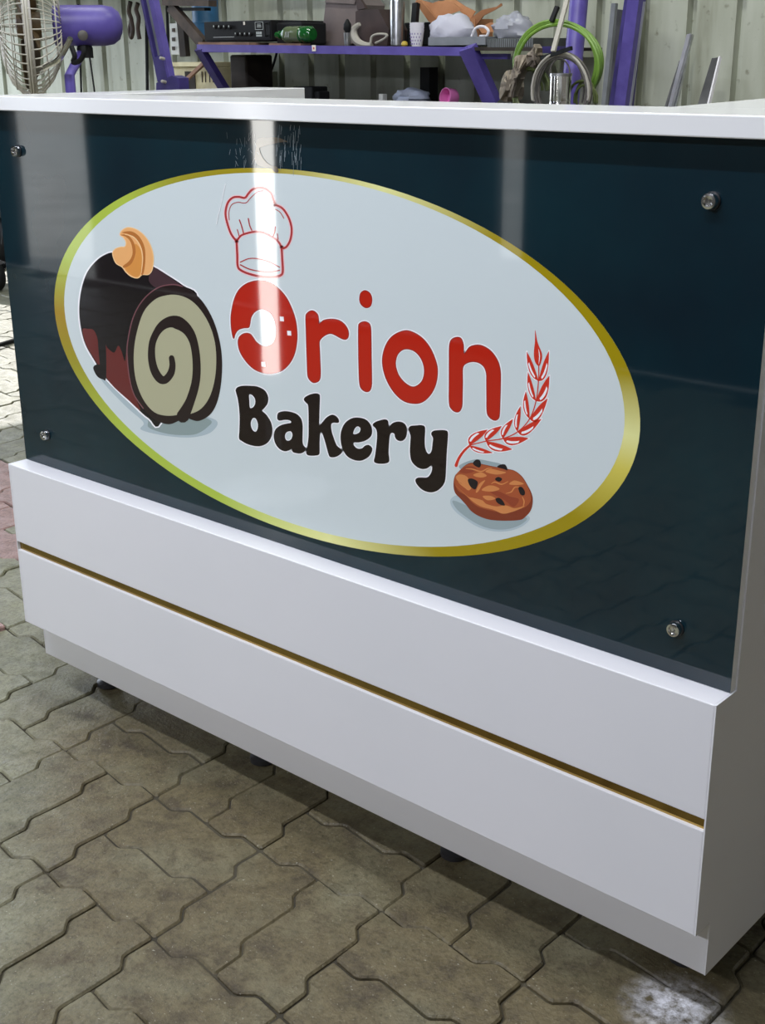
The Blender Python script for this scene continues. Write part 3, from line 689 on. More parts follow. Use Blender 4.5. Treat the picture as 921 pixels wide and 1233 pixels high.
# ------------------------------------------------------------------ overhead lamp of the shed, and lamps added out of view
lp = thing('high_bay_lamp', 'round led high bay lamp hanging above the counter', 'lamp', (LAMP_POS.x, LAMP_POS.y, 4.1))
z = LAMP_POS.z
MB().lathe([(.20, .012), (.24, .0), (.25, .05), (.12, .11), (.10, .18), (.03, .19), (.03, .24)], (LAMP_POS.x, LAMP_POS.y, z), n=32).build('housing', M['black_metal'], lp, smooth=True)
wb = thing('added_wall_batten', 'added unseen white led batten on the sheet wall facing the counter', 'lamp', (WALL_FILL.x, -3.0, 2.3))
MB().box((WALL_FILL.x-.62, -2.998, 2.24), (WALL_FILL.x+.62, -2.925, 2.36)).build('housing', M['switch_white'], wb)
for k, p in enumerate(FRONT_FILL+BACK_FILL):
    fr = p.y < 0
    t = thing('added_ceiling_batten', 'added unseen white led batten hung from the roof before the counter front' if fr else 'added unseen white led batten hung from the roof near the sheet wall', 'lamp', (p.x, p.y, 4.1), 'added led battens before the counter' if fr else 'added led battens near the sheet wall')
    d = (Vector((p.x, 0, .3) if fr else (p.x, 3.0, .8))-p).normalized()
    MB().bar(p-d*.03+Vector((-.62, 0, 0)), p-d*.03+Vector((.62, 0, 0)), .11, .05, upv=-d).build('housing', M['switch_white'], t)
    for sx_ in (-.5, .5): MB().tube([(p.x+sx_, p.y-d.y*.05, p.z+.04), (p.x+sx_, p.y-d.y*.05, 4.1)], .004, 6).build('hanger', M['black_metal'], t)
LX, LY = -.517, -1.1  # unseen tube added so that the panel mirrors a bright streak
tl = thing('added_tube_light', 'unseen upright led tube on a stand, added for the streak mirrored in the panel', 'lamp', (LX, LY, 0))
MB().lathe([(.15, 0), (.15, .012), (.03, .03), (.024, .04)], (LX, LY, 0), n=28).build('base', M['switch_white'], tl, smooth=True)
MB().lathe([(.020, .03), (.020, .30)], (LX, LY, 0), n=18).build('pole', M['switch_white'], tl, smooth=True)
MB().lathe([(.022, .29), (.030, .30), (.030, .33), (.024, .34)], (LX, LY, 0), n=18).build('lower_cap', M['switch_white'], tl, smooth=True)
MB().lathe([(.023, .34), (.026, .9), (.029, 1.14)], (LX, LY, 0), n=20, caps=False).build('tube', mat('added_led_tube', (1, .99, .94, 1), .4, emit=16.0), tl, smooth=True)
MB().lathe([(.028, 1.14), (.034, 1.15), (.034, 1.19), (.01, 1.2)], (LX, LY, 0), n=18).build('upper_cap', M['switch_white'], tl, smooth=True)

# ------------------------------------------------------------------ things along the back wall
BZ = at_y(500, 128, 2.95).z
YS = 2.9                                    # front edge of the purple shelf
sl = at_y(238, 53.5, YS); sr = at_y(640, 57.5, YS)
def shelf_z(x): return sl.z+(sr.z-sl.z)*(x-sl.x)/(sr.x-sl.x)
shelf = thing('wall_shelf', 'long purple angle-iron shelf on diagonal brackets against the sheet wall', 'shelf', ((sl.x+sr.x)/2, 3.2, 0))
xe = at_y(563, 57, YS).x
MB().bar((sl.x, YS, sl.z-.016), (xe, YS, shelf_z(xe)-.016), .012, .032).build('front_rail', M['purple'], shelf)
mb = MB(); mb.add([(sl.x, YS, sl.z-.012), (sr.x, YS, sr.z-.012), (sr.x, 3.38, sr.z-.012), (sl.x, 3.38, sl.z-.012), (sl.x, YS, sl.z), (sr.x, YS, sr.z), (sr.x, 3.38, sr.z), (sl.x, 3.38, sl.z)], [(0, 1, 2, 3), (4, 7, 6, 5), (0, 4, 5, 1), (1, 5, 6, 2), (2, 6, 7, 3), (3, 7, 4, 0)])
mb.build('deck', M['timber'], shelf)
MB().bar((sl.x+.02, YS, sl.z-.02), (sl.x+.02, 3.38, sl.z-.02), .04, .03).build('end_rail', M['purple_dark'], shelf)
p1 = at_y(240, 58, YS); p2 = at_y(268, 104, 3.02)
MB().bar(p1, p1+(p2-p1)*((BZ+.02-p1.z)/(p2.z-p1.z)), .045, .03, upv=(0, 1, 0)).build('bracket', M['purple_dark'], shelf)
p1 = at_y(563, 57, YS); p2 = at_y(592, 121, 3.0)
MB().bar(p1, p1+(p2-p1)*((BZ+.02-p1.z)/(p2.z-p1.z)), .062, .04, upv=(0, 1, 0)).build('bracket', M['purple'], shelf)
p1 = at_y(573, 68, YS+.05); p2 = at_y(613, 68, YS+.05)
MB().bar(p1, p2, .02, .02).build('stub_rail', M['purple_dark'], shelf)
p1 = at_y(378, 58, YS-.008)
MB().box((p1.x-.011, p1.y-.001, p1.z-.012), (p1.x+.011, p1.y, p1.z+.012)).build('sticker', M['sticker'], shelf)
MB().box((p1.x-.004, p1.y-.0016, p1.z-.005), (p1.x+.004, p1.y-.001, p1.z+.004)).build('sticker_print', M['sticker_red'], shelf)
def sx(u, y=3.1): return at_y(u, 58, y).x
def sbox(u0, u1, v_top, y0, y1):            # a box standing on the shelf between two pixel columns
    a = at_y(u0, v_top, y0); b = at_y(u1, v_top, y0); return a, b
# cardboard under the amplifier
x0, x1 = sx(243, 2.94), sx(304, 2.94)
mb = MB().prism([(x0, 2.92, shelf_z(x0)), (x1, 2.92, shelf_z(x1)), (x1, 3.3, shelf_z(x1)), (x0, 3.3, shelf_z(x0))], (0, 0, .010))
tag(mb.build('cardboard_sheet', M['card_shelf']), 'flat brown cardboard sheet under the black amplifier', 'cardboard')
x0b, x1b = sx(328, 2.94), sx(366, 2.94)
mb = MB().prism([(x0b, 2.92, shelf_z(x0b)), (x1b, 2.92, shelf_z(x1b)), (x1b, 2.98, shelf_z(x1b)), (x0b, 2.98, shelf_z(x0b))], (0, 0, .008))
tag(mb.build('cardboard_sheet', M['card_shelf']), 'flat brown cardboard sheet under the green bottle', 'cardboard')
# amplifier
za = shelf_z(x0)+.011
ax0, ax1 = sx(247, 2.96), sx(327, 2.96); ztop = at_y(290, 25, 2.96).z
am = thing('amplifier', 'black rack amplifier with rows of silver-tipped knobs on the purple shelf', 'amplifier', ((ax0+ax1)/2, 3.1, za))
MB().box((ax0, 2.96, za), (ax1, 3.30, ztop), bev=.004).build('case', M['black_metal'], am)
MB().box((ax0+.006, 2.956, za+.008), (ax1-.004, 2.96, ztop-.006)).build('front_plate', M['black'], am)
def amp(u, v): p = at_y(u, v, 2.956); return p
for i in range(4):
    p = amp(260+i*6, 32.5); MB().lathe([(.0085, 0), (.008, .012), (.002, .013)], (p.x, 2.956, p.z), (0, -1, 0), n=12).build('knob', M['black_metal'], am)
    MB().box((p.x-.0025, 2.9415, p.z-.001), (p.x+.0025, 2.943, p.z+.007)).build('knob_tip', M['screen'], am)
for i in range(4):
    p = amp(286+i*5.6, 41); MB().lathe([(.0085, 0), (.008, .012), (.002, .013)], (p.x, 2.956, p.z), (0, -1, 0), n=12).build('knob', M['black_metal'], am)
    MB().box((p.x-.0025, 2.9415, p.z-.001), (p.x+.0025, 2.943, p.z+.006)).build('knob_tip', M['screen'], am)
p = amp(312, 31); w_, h_ = .026, .0165
for bx in (((-w_, h_-.002), (w_, h_)), ((-w_, -h_), (w_, -h_+.002)), ((-w_, -h_), (-w_+.002, h_)), ((w_-.002, -h_), (w_, h_)), ((-.014, -.006), (.014, -.003)), ((-.012, 0), (.012, .003)), ((-.012, .006), (.010, .008))):
    MB().box((p.x+bx[0][0], 2.9548, p.z+bx[0][1]), (p.x+bx[1][0], 2.956, p.z+bx[1][1])).build('panel_print', M['screen'], am)
p = amp(312, 41)
for k, (a_, b_2) in enumerate(((-.018, -.008), (-.006, .002), (.004, .018))):
    MB().box((p.x+a_, 2.9548, p.z-.001), (p.x+b_2, 2.956, p.z+.010)).build('panel_print', M['screen'], am)
MB().box((p.x-.018, 2.9548, p.z-.010), (p.x+.018, 2.956, p.z-.004)).build('panel_print', M['screen'], am)
p = amp(294, 28); MB().box((p.x-.005, 2.9545, p.z-.007), (p.x+.005, 2.956, p.z+.007)).build('indicator', M['sticker'], am)
p = amp(257, 45); p2 = amp(282, 45); MB().box((p.x, 2.9548, p.z-.001), (p2.x, 2.956, p.z+.0012)).build('panel_print', M['screen'], am)
MB().tube([(ax1-.02, 2.955, ztop-.015), (ax1-.02, 2.94, ztop-.015), (ax1-.02, 2.94, za+.02), (ax1-.02, 2.955, za+.02)], .004, 6).build('handle', M['black_metal'], am)
# second dark unit behind bottle
x0, x1 = sx(333, 2.985), sx(364, 2.985); zs_ = shelf_z(x0); zt_ = at_y(345, 27, 2.985).z
du = thing('black_equipment_case', 'low black case behind the green bottle on the shelf', 'case', ((x0+x1)/2, 3.2, zs_))
MB().box((x0, 2.985, zs_), (x1, 3.14, zt_), bev=.008).build('case', M['black_metal'], du)
MB().box((x0+.02, 3.0, zt_), (x1-.02, 3.12, zt_+.006)).build('lid', M['black'], du)
# green bottle lying down
pb0 = at_y(333, 43, 2.94); pbz = shelf_z(pb0.x)+.008
bl = at_y(377, 43, 2.94).x-pb0.x; r_ = .034; cz = pbz+r_
bt = thing('plastic_bottle', 'green plastic bottle lying on its side on the purple shelf', 'bottle', (pb0.x+bl/2, 2.94, pbz))
MB().lathe([(.013, .0), (.013, .018), (.017, .020), (.017, .024), (.012, .026), (.014, .034), (.028, .055), (.033, .066), (.034, .072)], (pb0.x, 2.94, cz), (1, 0, 0), n=20).build('neck', M['green_glass'], bt, smooth=True)
MB().lathe([(.034, .072), (.034, .10), (.032, .108), (.034, .116), (.034, .158)], (pb0.x, 2.94, cz), (1, 0, 0), n=20).build('body', M['green_clear'], bt, smooth=True)
MB().lathe([(.034, .158), (.031, .163), (.034, .170), (.033, bl-.012), (.024, bl)], (pb0.x, 2.94, cz), (1, 0, 0), n=20).build('base', M['green_glass'], bt, smooth=True)
mb = MB()
for k in range(3): mb.tube([(pb0.x+.088+k*.010, 2.904, cz-.012), (pb0.x+.094+k*.010, 2.904, cz+.012)], .0015, 5)
mb.build('label_print', M['screen'], bt)
# taupe wrapped box, dark brown bag, steel cup
def slab_on_shelf(name, label, cat, poly_px, y0, depth, mt):
    P3 = [at_y(u, v, y0) for u, v in poly_px]
    return tag(MB().prism([tuple(p) for p in P3], (0, depth, 0)).build(name, mt), label, cat)
zz = shelf_z(sx(410, 3.06))
def rest(poly, y0, z0):
    zmin = min(at_y(u, v, y0).z for u, v in poly); return z0-zmin
def thing_px(name, label, cat, u, y, z): return thing(name, label, cat, (at_y(u, 58, y).x, y, z))
tb = thing_px('folded_box', 'tall taupe plastic-wrapped box leaning on the shelf', 'box', 405, 3.12, zz)
def px_prism(poly, y0, depth, mt, name, parent, z_floor=None):
    P3 = [at_y(u, v, y0) for u, v in poly]
    if z_floor is not None:
        for p in P3: p.z = max(p.z, z_floor)
    return MB().prism([tuple(p) for p in P3], (0, depth, 0)).build(name, mt, parent)
px_prism([(383, 56), (390, 22), (393, -6), (428, -4), (436, 6), (428, 40), (420, 56)], 3.20, .15, M['taupe'], 'box_body', tb, zz)
px_prism([(391, 3), (393, -6), (428, -4), (427, 5)], 3.19, .01, M['taupe'], 'flap', tb)
px_prism([(430, -6), (438, 6), (440, 10), (430, 12), (428, 0)], 3.185, .015, M['leather'], 'fold', tb)
px_prism([(384, 51), (414, 47), (424, 52), (420, 56), (384, 56)], 3.17, .03, M['taupe'], 'tray_lip', tb, zz)
bgx = thing_px('brown_bag', 'dark brown leather bag slumped open beside the steel flask', 'bag', 450, 3.12, zz)
px_prism([(428, 14), (432, 12), (455, 11), (460, 20), (468, 36), (466, 56), (432, 56), (428, 40)], 3.03, .12, M['leather'], 'bag_body', bgx, shelf_z(sx(450)))
pts = [at_y(u, v, 3.0) for u, v in smooth_open([(433, 29), (427, 34), (426, 42), (430, 50), (438, 54), (448, 54.5)], 5)]
MB().tube(pts, [.008+.010*sin(pi*i/(len(pts)-1)) for i in range(len(pts))], 8).build('rim', M['cable_light'], bgx, smooth=True)
pts = [at_y(u, v, 2.99) for u, v in smooth_open([(446, 53), (448, 44), (456, 41), (466, 42), (462, 47), (452, 52)], 5)]
MB().tube(pts, .005, 8).build('strap', M['cable_light'], bgx, smooth=True)
c = at_y(418.5, 50, 2.98); zc = shelf_z(c.x)
cu = thing('steel_cup', 'small steel tumbler holding a black brush on the shelf edge', 'cup', (c.x, 2.98, zc))
MB().lathe([(.013, 0), (.017, .052), (.016, .052), (.0125, .003)], (c.x, 2.98, zc), n=18).build('tumbler', M['steel'], cu, smooth=True)
MB().lathe([(.006, .02), (.008, .05), (.017, .065), (.016, .085), (.004, .105)], (c.x, 2.98, zc), n=12).build('brush', M['black'], cu, smooth=True)
# steel flask
c = at_y(478.5, 40, 3.05); zc = shelf_z(c.x)
fk = thing('steel_flask', 'tall brushed steel vacuum flask with black lid on the shelf', 'flask', (c.x, 3.05, zc))
MB().lathe([(.026, 0), (.030, .004), (.030, .17), (.028, .178)], (c.x, 3.05, zc), n=28).build('body', M['steel'], fk, smooth=True)
MB().lathe([(.029, .178), (.030, .18), (.030, .235), (.025, .245)], (c.x, 3.05, zc), n=28).build('lid', M['black'], fk, smooth=True)
# paper cups: nested stack
c = at_y(502, 45, 2.97); zc = shelf_z(c.x)
for k in range(4):
    cp = thing('paper_cup', ('printed white paper cup at the bottom of the nested stack', 'plain white paper cup resting just above the printed one', 'plain white paper cup just under the top of the stack', 'plain white paper cup at the very top of the stack')[k], 'cup', (c.x, 2.97, zc+k*.0085+(.0 if k == 0 else .028)), group='nested paper cups')
    if k == 0:
        MB().lathe([(.021, 0), (.0285, .060), (.0295, .0605), (.0295, .062), (.027, .062), (.020, .003)], (c.x, 2.97, zc), n=24).build('cup_body', M['paper_cup'], cp, smooth=True)
        for ring in range(4):
            for j in range(14):
                an_ = 2*pi*j/14+ring*.2; rr_ = .0215+.0072*(ring*.012+.012)/.06
                q_ = (c.x+rr_*cos(an_), 2.97+rr_*sin(an_), zc+.010+ring*.0125)
                if sin(an_) < -.1: MB().box((q_[0]-.0018, q_[1]-.0012, q_[2]-.003), (q_[0]+.0018, q_[1], q_[2]+.003)).build('print_mark', M['print_purple'], cp)
    else:
        zb_ = zc+.028+k*.0085
        MB().lathe([(.0262, .012), (.0288, .034), (.0300, .0345), (.0300, .0365), (.027, .0365), (.025, .012)], (c.x, 2.97, zb_), n=24).build('cup_body', M['paper_cup'], cp, smooth=True)
c = at_y(487, 53, 2.95)
tag(MB().lathe([(.010, 0), (.014, .006), (.012, .016), (.004, .02)], (c.x, 2.95, shelf_z(c.x)), n=12).build('yellow_cap', M['yellow'], smooth=True), 'small yellow cap lying beside the paper cups', 'cap')
tag(MB().bar(at_y(497, 57, 3.08), at_y(501, 4, 3.12), .026, .02, upv=(0, 1, 0)).build('black_bar', M['black_metal']), 'short black bar standing behind the paper cups', 'bar')
x0, x1 = sx(486, 3.2), sx(520, 3.2)
tag(MB().box((x0, 3.2, shelf_z(x0)), (x1, 3.33, at_y(500, 27, 3.2).z), bev=.006).build('black_box', M['black']), 'black box behind the paper cups on the shelf', 'box')
# grey tray with cardboard carton and cloth
x0, x1 = sx(517.5, 2.94), sx(586, 2.94); z0 = shelf_z(x0)+.0; z1 = at_y(550, 44.5, 2.94).z
tr = thing('grey_tray', 'shallow grey metal tray holding a white cloth on the shelf', 'tray', ((x0+x1)/2, 3.05, z0))
mb = MB(); mb.box((x0, 2.93, z0), (x1, 2.936, z1)); mb.box((x0, 3.104, z0), (x1, 3.11, z1)); mb.box((x0, 2.936, z0), (x0+.006, 3.104, z1)); mb.box((x1-.006, 2.936, z0), (x1, 3.104, z1)); mb.box((x0, 2.93, z0), (x1, 3.11, z0+.004))
mb.build('tray_body', M['tray'], tr)
x0c, x1c = sx(587, 2.94), sx(642, 2.94); z1c = at_y(610, 46, 2.94).z
dt = thing('dark_tray', 'weathered dark grey ribbed tray at the far end of the shelf', 'tray', ((x0c+x1c)/2, 3.05, z0))
mb = MB(); mb.box((x0c, 2.94, shelf_z(x1c)), (x1c, 3.2, z1c))
mb.build('tray_body', M['dark_tray'], dt)
mb = MB()
for k in range(22): xx = x0c+.004+(x1c-x0c-.008)*k/21; mb.box((xx-.0015, 2.936, shelf_z(x1c)+.003), (xx+.0015, 2.94, z1c-.002))
mb.build('ribs', M['tray'], dt)
# open cardboard carton (flaps fold out above the cloth)
ct = thing('cardboard_carton', 'brown cardboard carton with torn flaps folded open on the shelf', 'carton', ((x0+x1)/2, 3.12, z0))
def flap(poly, ya, yb, name):
    # sheet of board leaning back from depth ya (bottom) to yb (top)
    vs_ = [v for u, v in poly]; lo, hi = max(vs_), min(vs_)
    P3 = []
    for u, v in poly: P3.append(at_y(u, v, ya+(yb-ya)*(lo-v)/(lo-hi)))
    MB().prism([tuple(p) for p in P3], (0, .006, .001)).build(name, M['card'], ct)
flap([(516, 26), (500, 3), (502, -1), (520, 4), (528, 1), (546, 4), (556, 12), (540, 18), (530, 24)], 3.16, 3.2, 'flap')
flap([(520, 30), (500, 1), (506, 0), (526, 24)], 3.14, 3.13, 'flap')
flap([(528, 2), (545, -2), (560, 8), (572, 14), (566, 24), (552, 12)], 3.22, 3.27, 'flap')
flap([(566, 22), (580, 12), (598, 8), (603, 4), (604, 7), (596, 12), (582, 19), (572, 32), (562, 30)], 3.15, 3.13, 'flap')
flap([(576, 34), (590, 27), (597, 30), (596, 38), (580, 40)], 3.14, 3.15, 'flap')
a_ = at_y(522, 24, 3.14); b__ = at_y(572, 24, 3.14)
MB().box((a_.x, 3.14, z0+.001), (b__.x, 3.26, a_.z)).build('box_body', M['card'], ct)
# crumpled white cloth
def blob(name, center, rx, ry, rz, mt, seed, amp=.18, n1=28, n2=16, parent=None, flat=True, bump=3.):
    rnd = random.Random(seed); ph = [(rnd.uniform(1.5, bump+2), rnd.uniform(1.5, bump+2), rnd.uniform(0, 6.3), rnd.uniform(0, 6.3)) for _ in range(5)]
    vs = []; c = Vector(center)
    for j in range(n2+1):
        th = pi*j/n2
        for i in range(n1):
            f_ = 2*pi*i/n1
            d = Vector((sin(th)*cos(f_), sin(th)*sin(f_), cos(th)))
            k = 1+amp*sum(sin(a1*d.x*3+p1)*sin(a2*d.z*3+d.y*2+p2) for a1, a2, p1, p2 in ph)/2.2
            z_ = d.z*k
            if flat: z_ = max(z_, -.62)
            vs.append(c+Vector((rx*d.x*k, ry*d.y*k, rz*z_)))
    fs = [(j*n1+i, j*n1+(i+1) % n1, (j+1)*n1+(i+1) % n1, (j+1)*n1+i) for j in range(n2) for i in range(n1)]
    return MB().add(vs, fs).build(name, mt, parent, smooth=True)
ca = at_y(541, 33, 3.0); tl_ = at_y(517, 33, 3.0).x; tr_ = at_y(567, 33, 3.0).x
rz_ = (at_y(541, 16, 3.0).z-(z0+.006))/1.62
tag(blob('white_cloth', (ca.x, 3.02, z0+.006+.62*rz_), (tr_-tl_)/2, .07, rz_, M['cloth_white'], 4, .10), 'crumpled white cloth bundled in the grey tray', 'cloth')
pts = [at_y(u, v, 2.96) for u, v in smooth_open([(568, 44), (573, 34), (582, 32), (588, 37), (586, 44)], 6)]
wc = tag(MB().tube(pts, .0055, 8).build('power_cord', M['paper_cup'], smooth=True), 'loop of white cord hanging over the tray edge', 'cord')
c = at_y(580, 43, 2.95); tag(MB().box((c.x-.010, 2.945, z1-.012), (c.x+.010, 2.965, z1+.006), bev=.002).build('plug_adapter', M['paper_cup']), 'small white plug resting at the tray corner', 'plug')
c = at_y(618, 30, 3.03); zf = z1c
tag(blob('plastic_film', (c.x, 3.03, zf+.034), .085, .06, .055, M['film'], 9, .16), 'crumpled clear plastic film on the dark ribbed tray', 'film')
# lower bench with odds and ends
bx0, bx1 = at_y(268, 118, 2.95).x+.03, at_y(610, 120, 2.95).x
be = thing('work_bench', 'dark timber work bench under the purple shelf', 'bench', ((bx0+bx1)/2, 3.15, 0))
MB().box((bx0, 2.95, BZ-.04), (bx1, 3.37, BZ)).build('bench_top', M['timber'], be)
for xx in (bx0+.06, bx1-.06):
    for yy in (3.0, 3.32): MB().box((xx-.03, yy-.03, 0), (xx+.03, yy+.03, BZ-.04)).build('leg', M['timber'], be)
c = at_y(490, 116, 3.05)
h_ = at_y(488, 105, 3.05).z-BZ
tag(blob('blue_cloth', (c.x, 3.08, BZ+h_*.36), .082, .07, h_*.58, M['cloth_blue'], 12, .14), 'crumpled pale blue cloth heaped on the dark bench', 'cloth')
c = at_y(545.5, 118, 3.05)
pk = thing('pink_bowl', 'pink plastic bowl tipped up on the dark bench', 'bowl', (c.x, 3.05, BZ))
pz = at_y(545.5, 118, 3.05).z; hz_ = at_y(545.5, 106, 3.05).z
MB().lathe([(.030, .0), (.037, .01), (.037, .05), (.035, .05), (.035, .008), (.001, .006)], (c.x, 3.06, hz_-.04), (-.25, -1, .12), n=28).build('bowl', M['pink'], pk, smooth=True)
MB().lathe([(.030, 0), (.024, .01), (.020, hz_-.07-BZ)], (c.x, 3.07, BZ), n=20).build('stand', M['black'], pk)
c = at_y(460, 115, 3.05); tag(MB().box((c.x-.012, 3.04, BZ), (c.x+.012, 3.07, at_y(460, 113, 3.05).z), bev=.003).build('white_carton', M['switch_white']), 'small pale carton standing beside the blue cloth', 'carton')
c = at_y(374, 112, 3.0)
bk_ = thing('black_tool_case', 'black lumpy tool case standing on the bench end', 'case', (c.x, 3.1, BZ))
xa, xb, xc = (at_y(u, 112, 3.0).x for u in (352, 376, 382))
MB().box((xa, 3.0, BZ), (xb, 3.1, at_y(374, 104.5, 3.0).z), bev=.006).build('case', M['black'], bk_)
MB().box((xb, 3.01, BZ), (xc, 3.08, at_y(374, 110, 3.0).z), bev=.006).build('side_pocket', M['black_metal'], bk_)
x0 = at_y(511, 90, 3.3).x; x1 = at_y(522, 90, 3.3).x
tag(MB().box((x0, 3.27, BZ), (x1, 3.33, 1.09)).build('black_post', M['black_metal']), 'black upright post between shelf and bench', 'post')
c = at_y(300, 95, 3.3); x0, x1 = at_y(296, 95, 3.3).x, at_y(322, 95, 3.3).x
tag(MB().box((x0, 3.32, BZ), (x1, 3.37, at_y(305, 86, 3.32).z), bev=.002).build('pale_board', M['wall']), 'pale offcut board leaning under the shelf', 'board')
x0, x1 = at_y(277, 90, 3.05).x, at_y(297, 90, 3.05).x
tag(MB().box((x0, 3.05, BZ), (x1, 3.22, at_y(275, 66, 3.05).z), bev=.01).build('dark_crate', M['timber']), 'dark crate under the shelf beside the bracket', 'crate')
c0 = [at_y(u, v, 3.3) for u, v in smooth_open([(334, 60), (330, 75), (324, 92), (320, 108), (318, 122)], 5)]
tag(MB().tube(c0, .006, 8).build('black_cable', M['black'], smooth=True), 'black cable hanging down under the shelf behind the bottle', 'cable')
def wire(name, label, pts, y, r, mt, cat='cable'):
    return tag(MB().tube([at_y(u, v, y) for u, v in smooth_open(pts, 5)], r, 7).build(name, mt, smooth=True), label, cat)
wire('black_cable', 'thin black cable running up the wall beside the purple fan post', [(98, 120), (97, 85), (95, 50), (94, 5)], 3.36, .006, M['black'])
wire('black_cable', 'thin slanting black cable on the wall right of the fan', [(115, 120), (111, 90), (107, 62), (104, 40)], 3.36, .005, M['black'])
wire('black_cable', 'thick black cable beside the leaning purple channel', [(177.5, 120), (177, 80), (176.5, 45), (176, -10)], 3.36, .009, M['black'])
wire('black_cable', 'black cable on the wall left of the white switch plate', [(202, 75), (202, 40), (201, 10), (201, -10)], 3.36, .008, M['black'])
# hanging hooks
hk = thing('hanging_straps', 'pair of dark straps hanging from the wall rail', 'strap', tuple(at_y(163, 5, 3.33)))
for pts in ([(157, 2), (155, 14), (158, 24), (156, 36), (158, 45), (160, 36), (158, 24)], [(166, 4), (164, 12), (167, 22), (166, 34), (168, 47)]):
    MB().tube([at_y(u, v, 3.33) for u, v in smooth_open(pts, 5)], .012, 7).build('strap', M['rust'], hk, smooth=True)
# steel rail along the upper wall
r0 = at_y(-60, 4, 3.3); r1 = at_y(262, 3, 3.3)
wr = thing('wall_rail', 'dark steel channel rail fixed along the top of the wall', 'rail', tuple(r0))
MB().box((r0.x, 3.22, 1.47), (r1.x, 3.39, 1.515)).build('channel', M['black_metal'], wr)
MB().box((r0.x, 3.18, 1.46), (r1.x, 3.222, 1.47)).build('lip', M['rust'], wr)
u1 = at_y(300, -20, 3.2); u2 = at_y(960, -20, 3.2)
tag(MB().box((u1.x, 3.27, 1.56), (u2.x+1.5, 3.39, 1.60)).build('upper_shelf', M['timber']), 'deep timber shelf fixed high on the wall above the purple shelf', 'shelf')
# switch plate, brackets, cream casing and blue drum left of the shelf
a_ = at_y(203.5, 28, 3.33); b__ = at_y(216, 66, 3.33)
sw = thing('switch_plate', 'white electrical switch plate on the wall', 'switch', (a_.x, 3.33, b__.z))
MB().box((a_.x, 3.33, b__.z), (b__.x, 3.40, a_.z), bev=.004).build('plate', M['switch_white'], sw)
for v in (36, 47, 58):
    p = at_y(209.5, v, 3.33); MB().box((p.x-.008, 3.322, p.z-.010), (p.x+.008, 3.331, p.z+.008)).build('socket', M['rust'], sw)
br_ = thing('steel_bracket', 'rusty steel angle bracket sloping up behind the amplifier', 'bracket', tuple(at_y(240, 50, 3.2)))
MB().bar(at_y(206, 8, 3.1), at_y(245, 53, 3.1), .05, .03, upv=(0, 1, 0)).build('diagonal', M['rust'], br_)
MB().bar(at_y(200, 3, 3.1), at_y(256, 4, 3.1), .05, .028).build('top_arm', M['rust'], br_)
MB().bar(at_y(205, 11, 3.12), at_y(250, 11, 3.12), .04, .014).build('lower_arm', M['black_metal'], br_)
MB().bar(at_y(219, 26, 3.2), at_y(223, 68, 3.2), .045, .03, upv=(0, 1, 0)).build('upright', M['timber'], br_)
a_ = at_y(209, 80, 3.1); b__ = at_y(262, 112, 3.1)
cc = thing('cream_casing', 'cream painted metal casing with dark slots below the switch plate', 'casing', (a_.x, 3.1, BZ))
MB().box((a_.x, 3.1, .80), (b__.x, 3.3, a_.z), bev=.006).build('body', M['cream'], cc)
MB().box((a_.x-.02, 3.08, a_.z), (b__.x, 3.3, a_.z+.02)).build('lid', M['cream'], cc)
p0 = at_y(223, 86, 3.098); p1 = at_y(236, 110, 3.098); MB().box((p0.x, 3.094, p1.z), (p1.x, 3.10, p0.z)).build('opening', M['timber'], cc)
for u in (243, 247, 252, 256):
    p0 = at_y(u, 86, 3.098); MB().box((p0.x-.002, 3.096, p0.z-.05), (p0.x+.002, 3.10, p0.z)).build('slot', M['rust'], cc)
MB().box((a_.x+.01, 3.12, 0), (b__.x-.01, 3.28, .80)).build('stand', M['timber'], cc)
tag(MB().bar(at_y(216, 104, 3.05), at_y(250, 72, 3.05), .016, .016).build('timber_stick', M['card_shelf']), 'thin wooden stick leaning across the cream casing', 'stick')
c = at_y(254, 20, 3.3)
bd = thing('blue_drum', 'blue plastic drum standing behind the amplifier', 'drum', (c.x, 3.25, shelf_z(c.x)))
MB().lathe([(.055, 0), (.065, .01), (.065, .09), (.069, .10), (.065, .11), (.065, .27), (.05, .28)], (c.x+.005, 3.26, shelf_z(c.x)), n=24).build('drum_body', M['blue_drum'], bd, smooth=True)
MB().lathe([(.067, 0), (.067, .012)], (c.x+.005, 3.26, shelf_z(c.x)+.272), n=24).build('lid', M['blue_drum'], bd)
# leaning purple channel with foot
pc_ = thing('leaning_channel', 'purple steel channel leaning with a bolted foot plate', 'steel channel', tuple(at_y(202, 104, 2.2)))
a_ = at_y(203, 98, 2.2); b__ = at_y(180, -12, 2.2); ln = b__-a_
MB().bar(a_, a_+ln*1.5, .052, .02, upv=(0, 1, 0)).build('web', M['tray'], pc_)
sd = Vector((1, 0, 0)); 
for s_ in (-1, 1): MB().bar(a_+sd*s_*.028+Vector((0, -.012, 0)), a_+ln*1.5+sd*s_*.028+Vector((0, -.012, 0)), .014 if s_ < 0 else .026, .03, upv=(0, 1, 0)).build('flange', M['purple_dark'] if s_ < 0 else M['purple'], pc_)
MB().bar(a_+ln*.02+Vector((0, -.016, 0)), a_+ln*.28+Vector((0, -.016, 0)), .056, .024, upv=(0, 1, 0)).build('splice', M['purple_dark'], pc_)
f0 = at_y(202, 101, 2.18)
P3 = [at_y(u, v, 2.16) for u, v in ((188, 100), (207, 91), (215, 94), (216, 112), (188, 112))]
MB().prism([tuple(p) for p in P3], (0, .05, 0)).build('foot_plate', M['purple_dark'], pc_)
for u, v in ((194, 71), (196, 99)):
    p = at_y(u, v, 2.145); MB().lathe([(.006, 0), (.006, .02), (.002, .022)], (p.x, p.y+.015, p.z), (0, -1, .2), n=8).build('bolt', M['cable_light'], pc_)
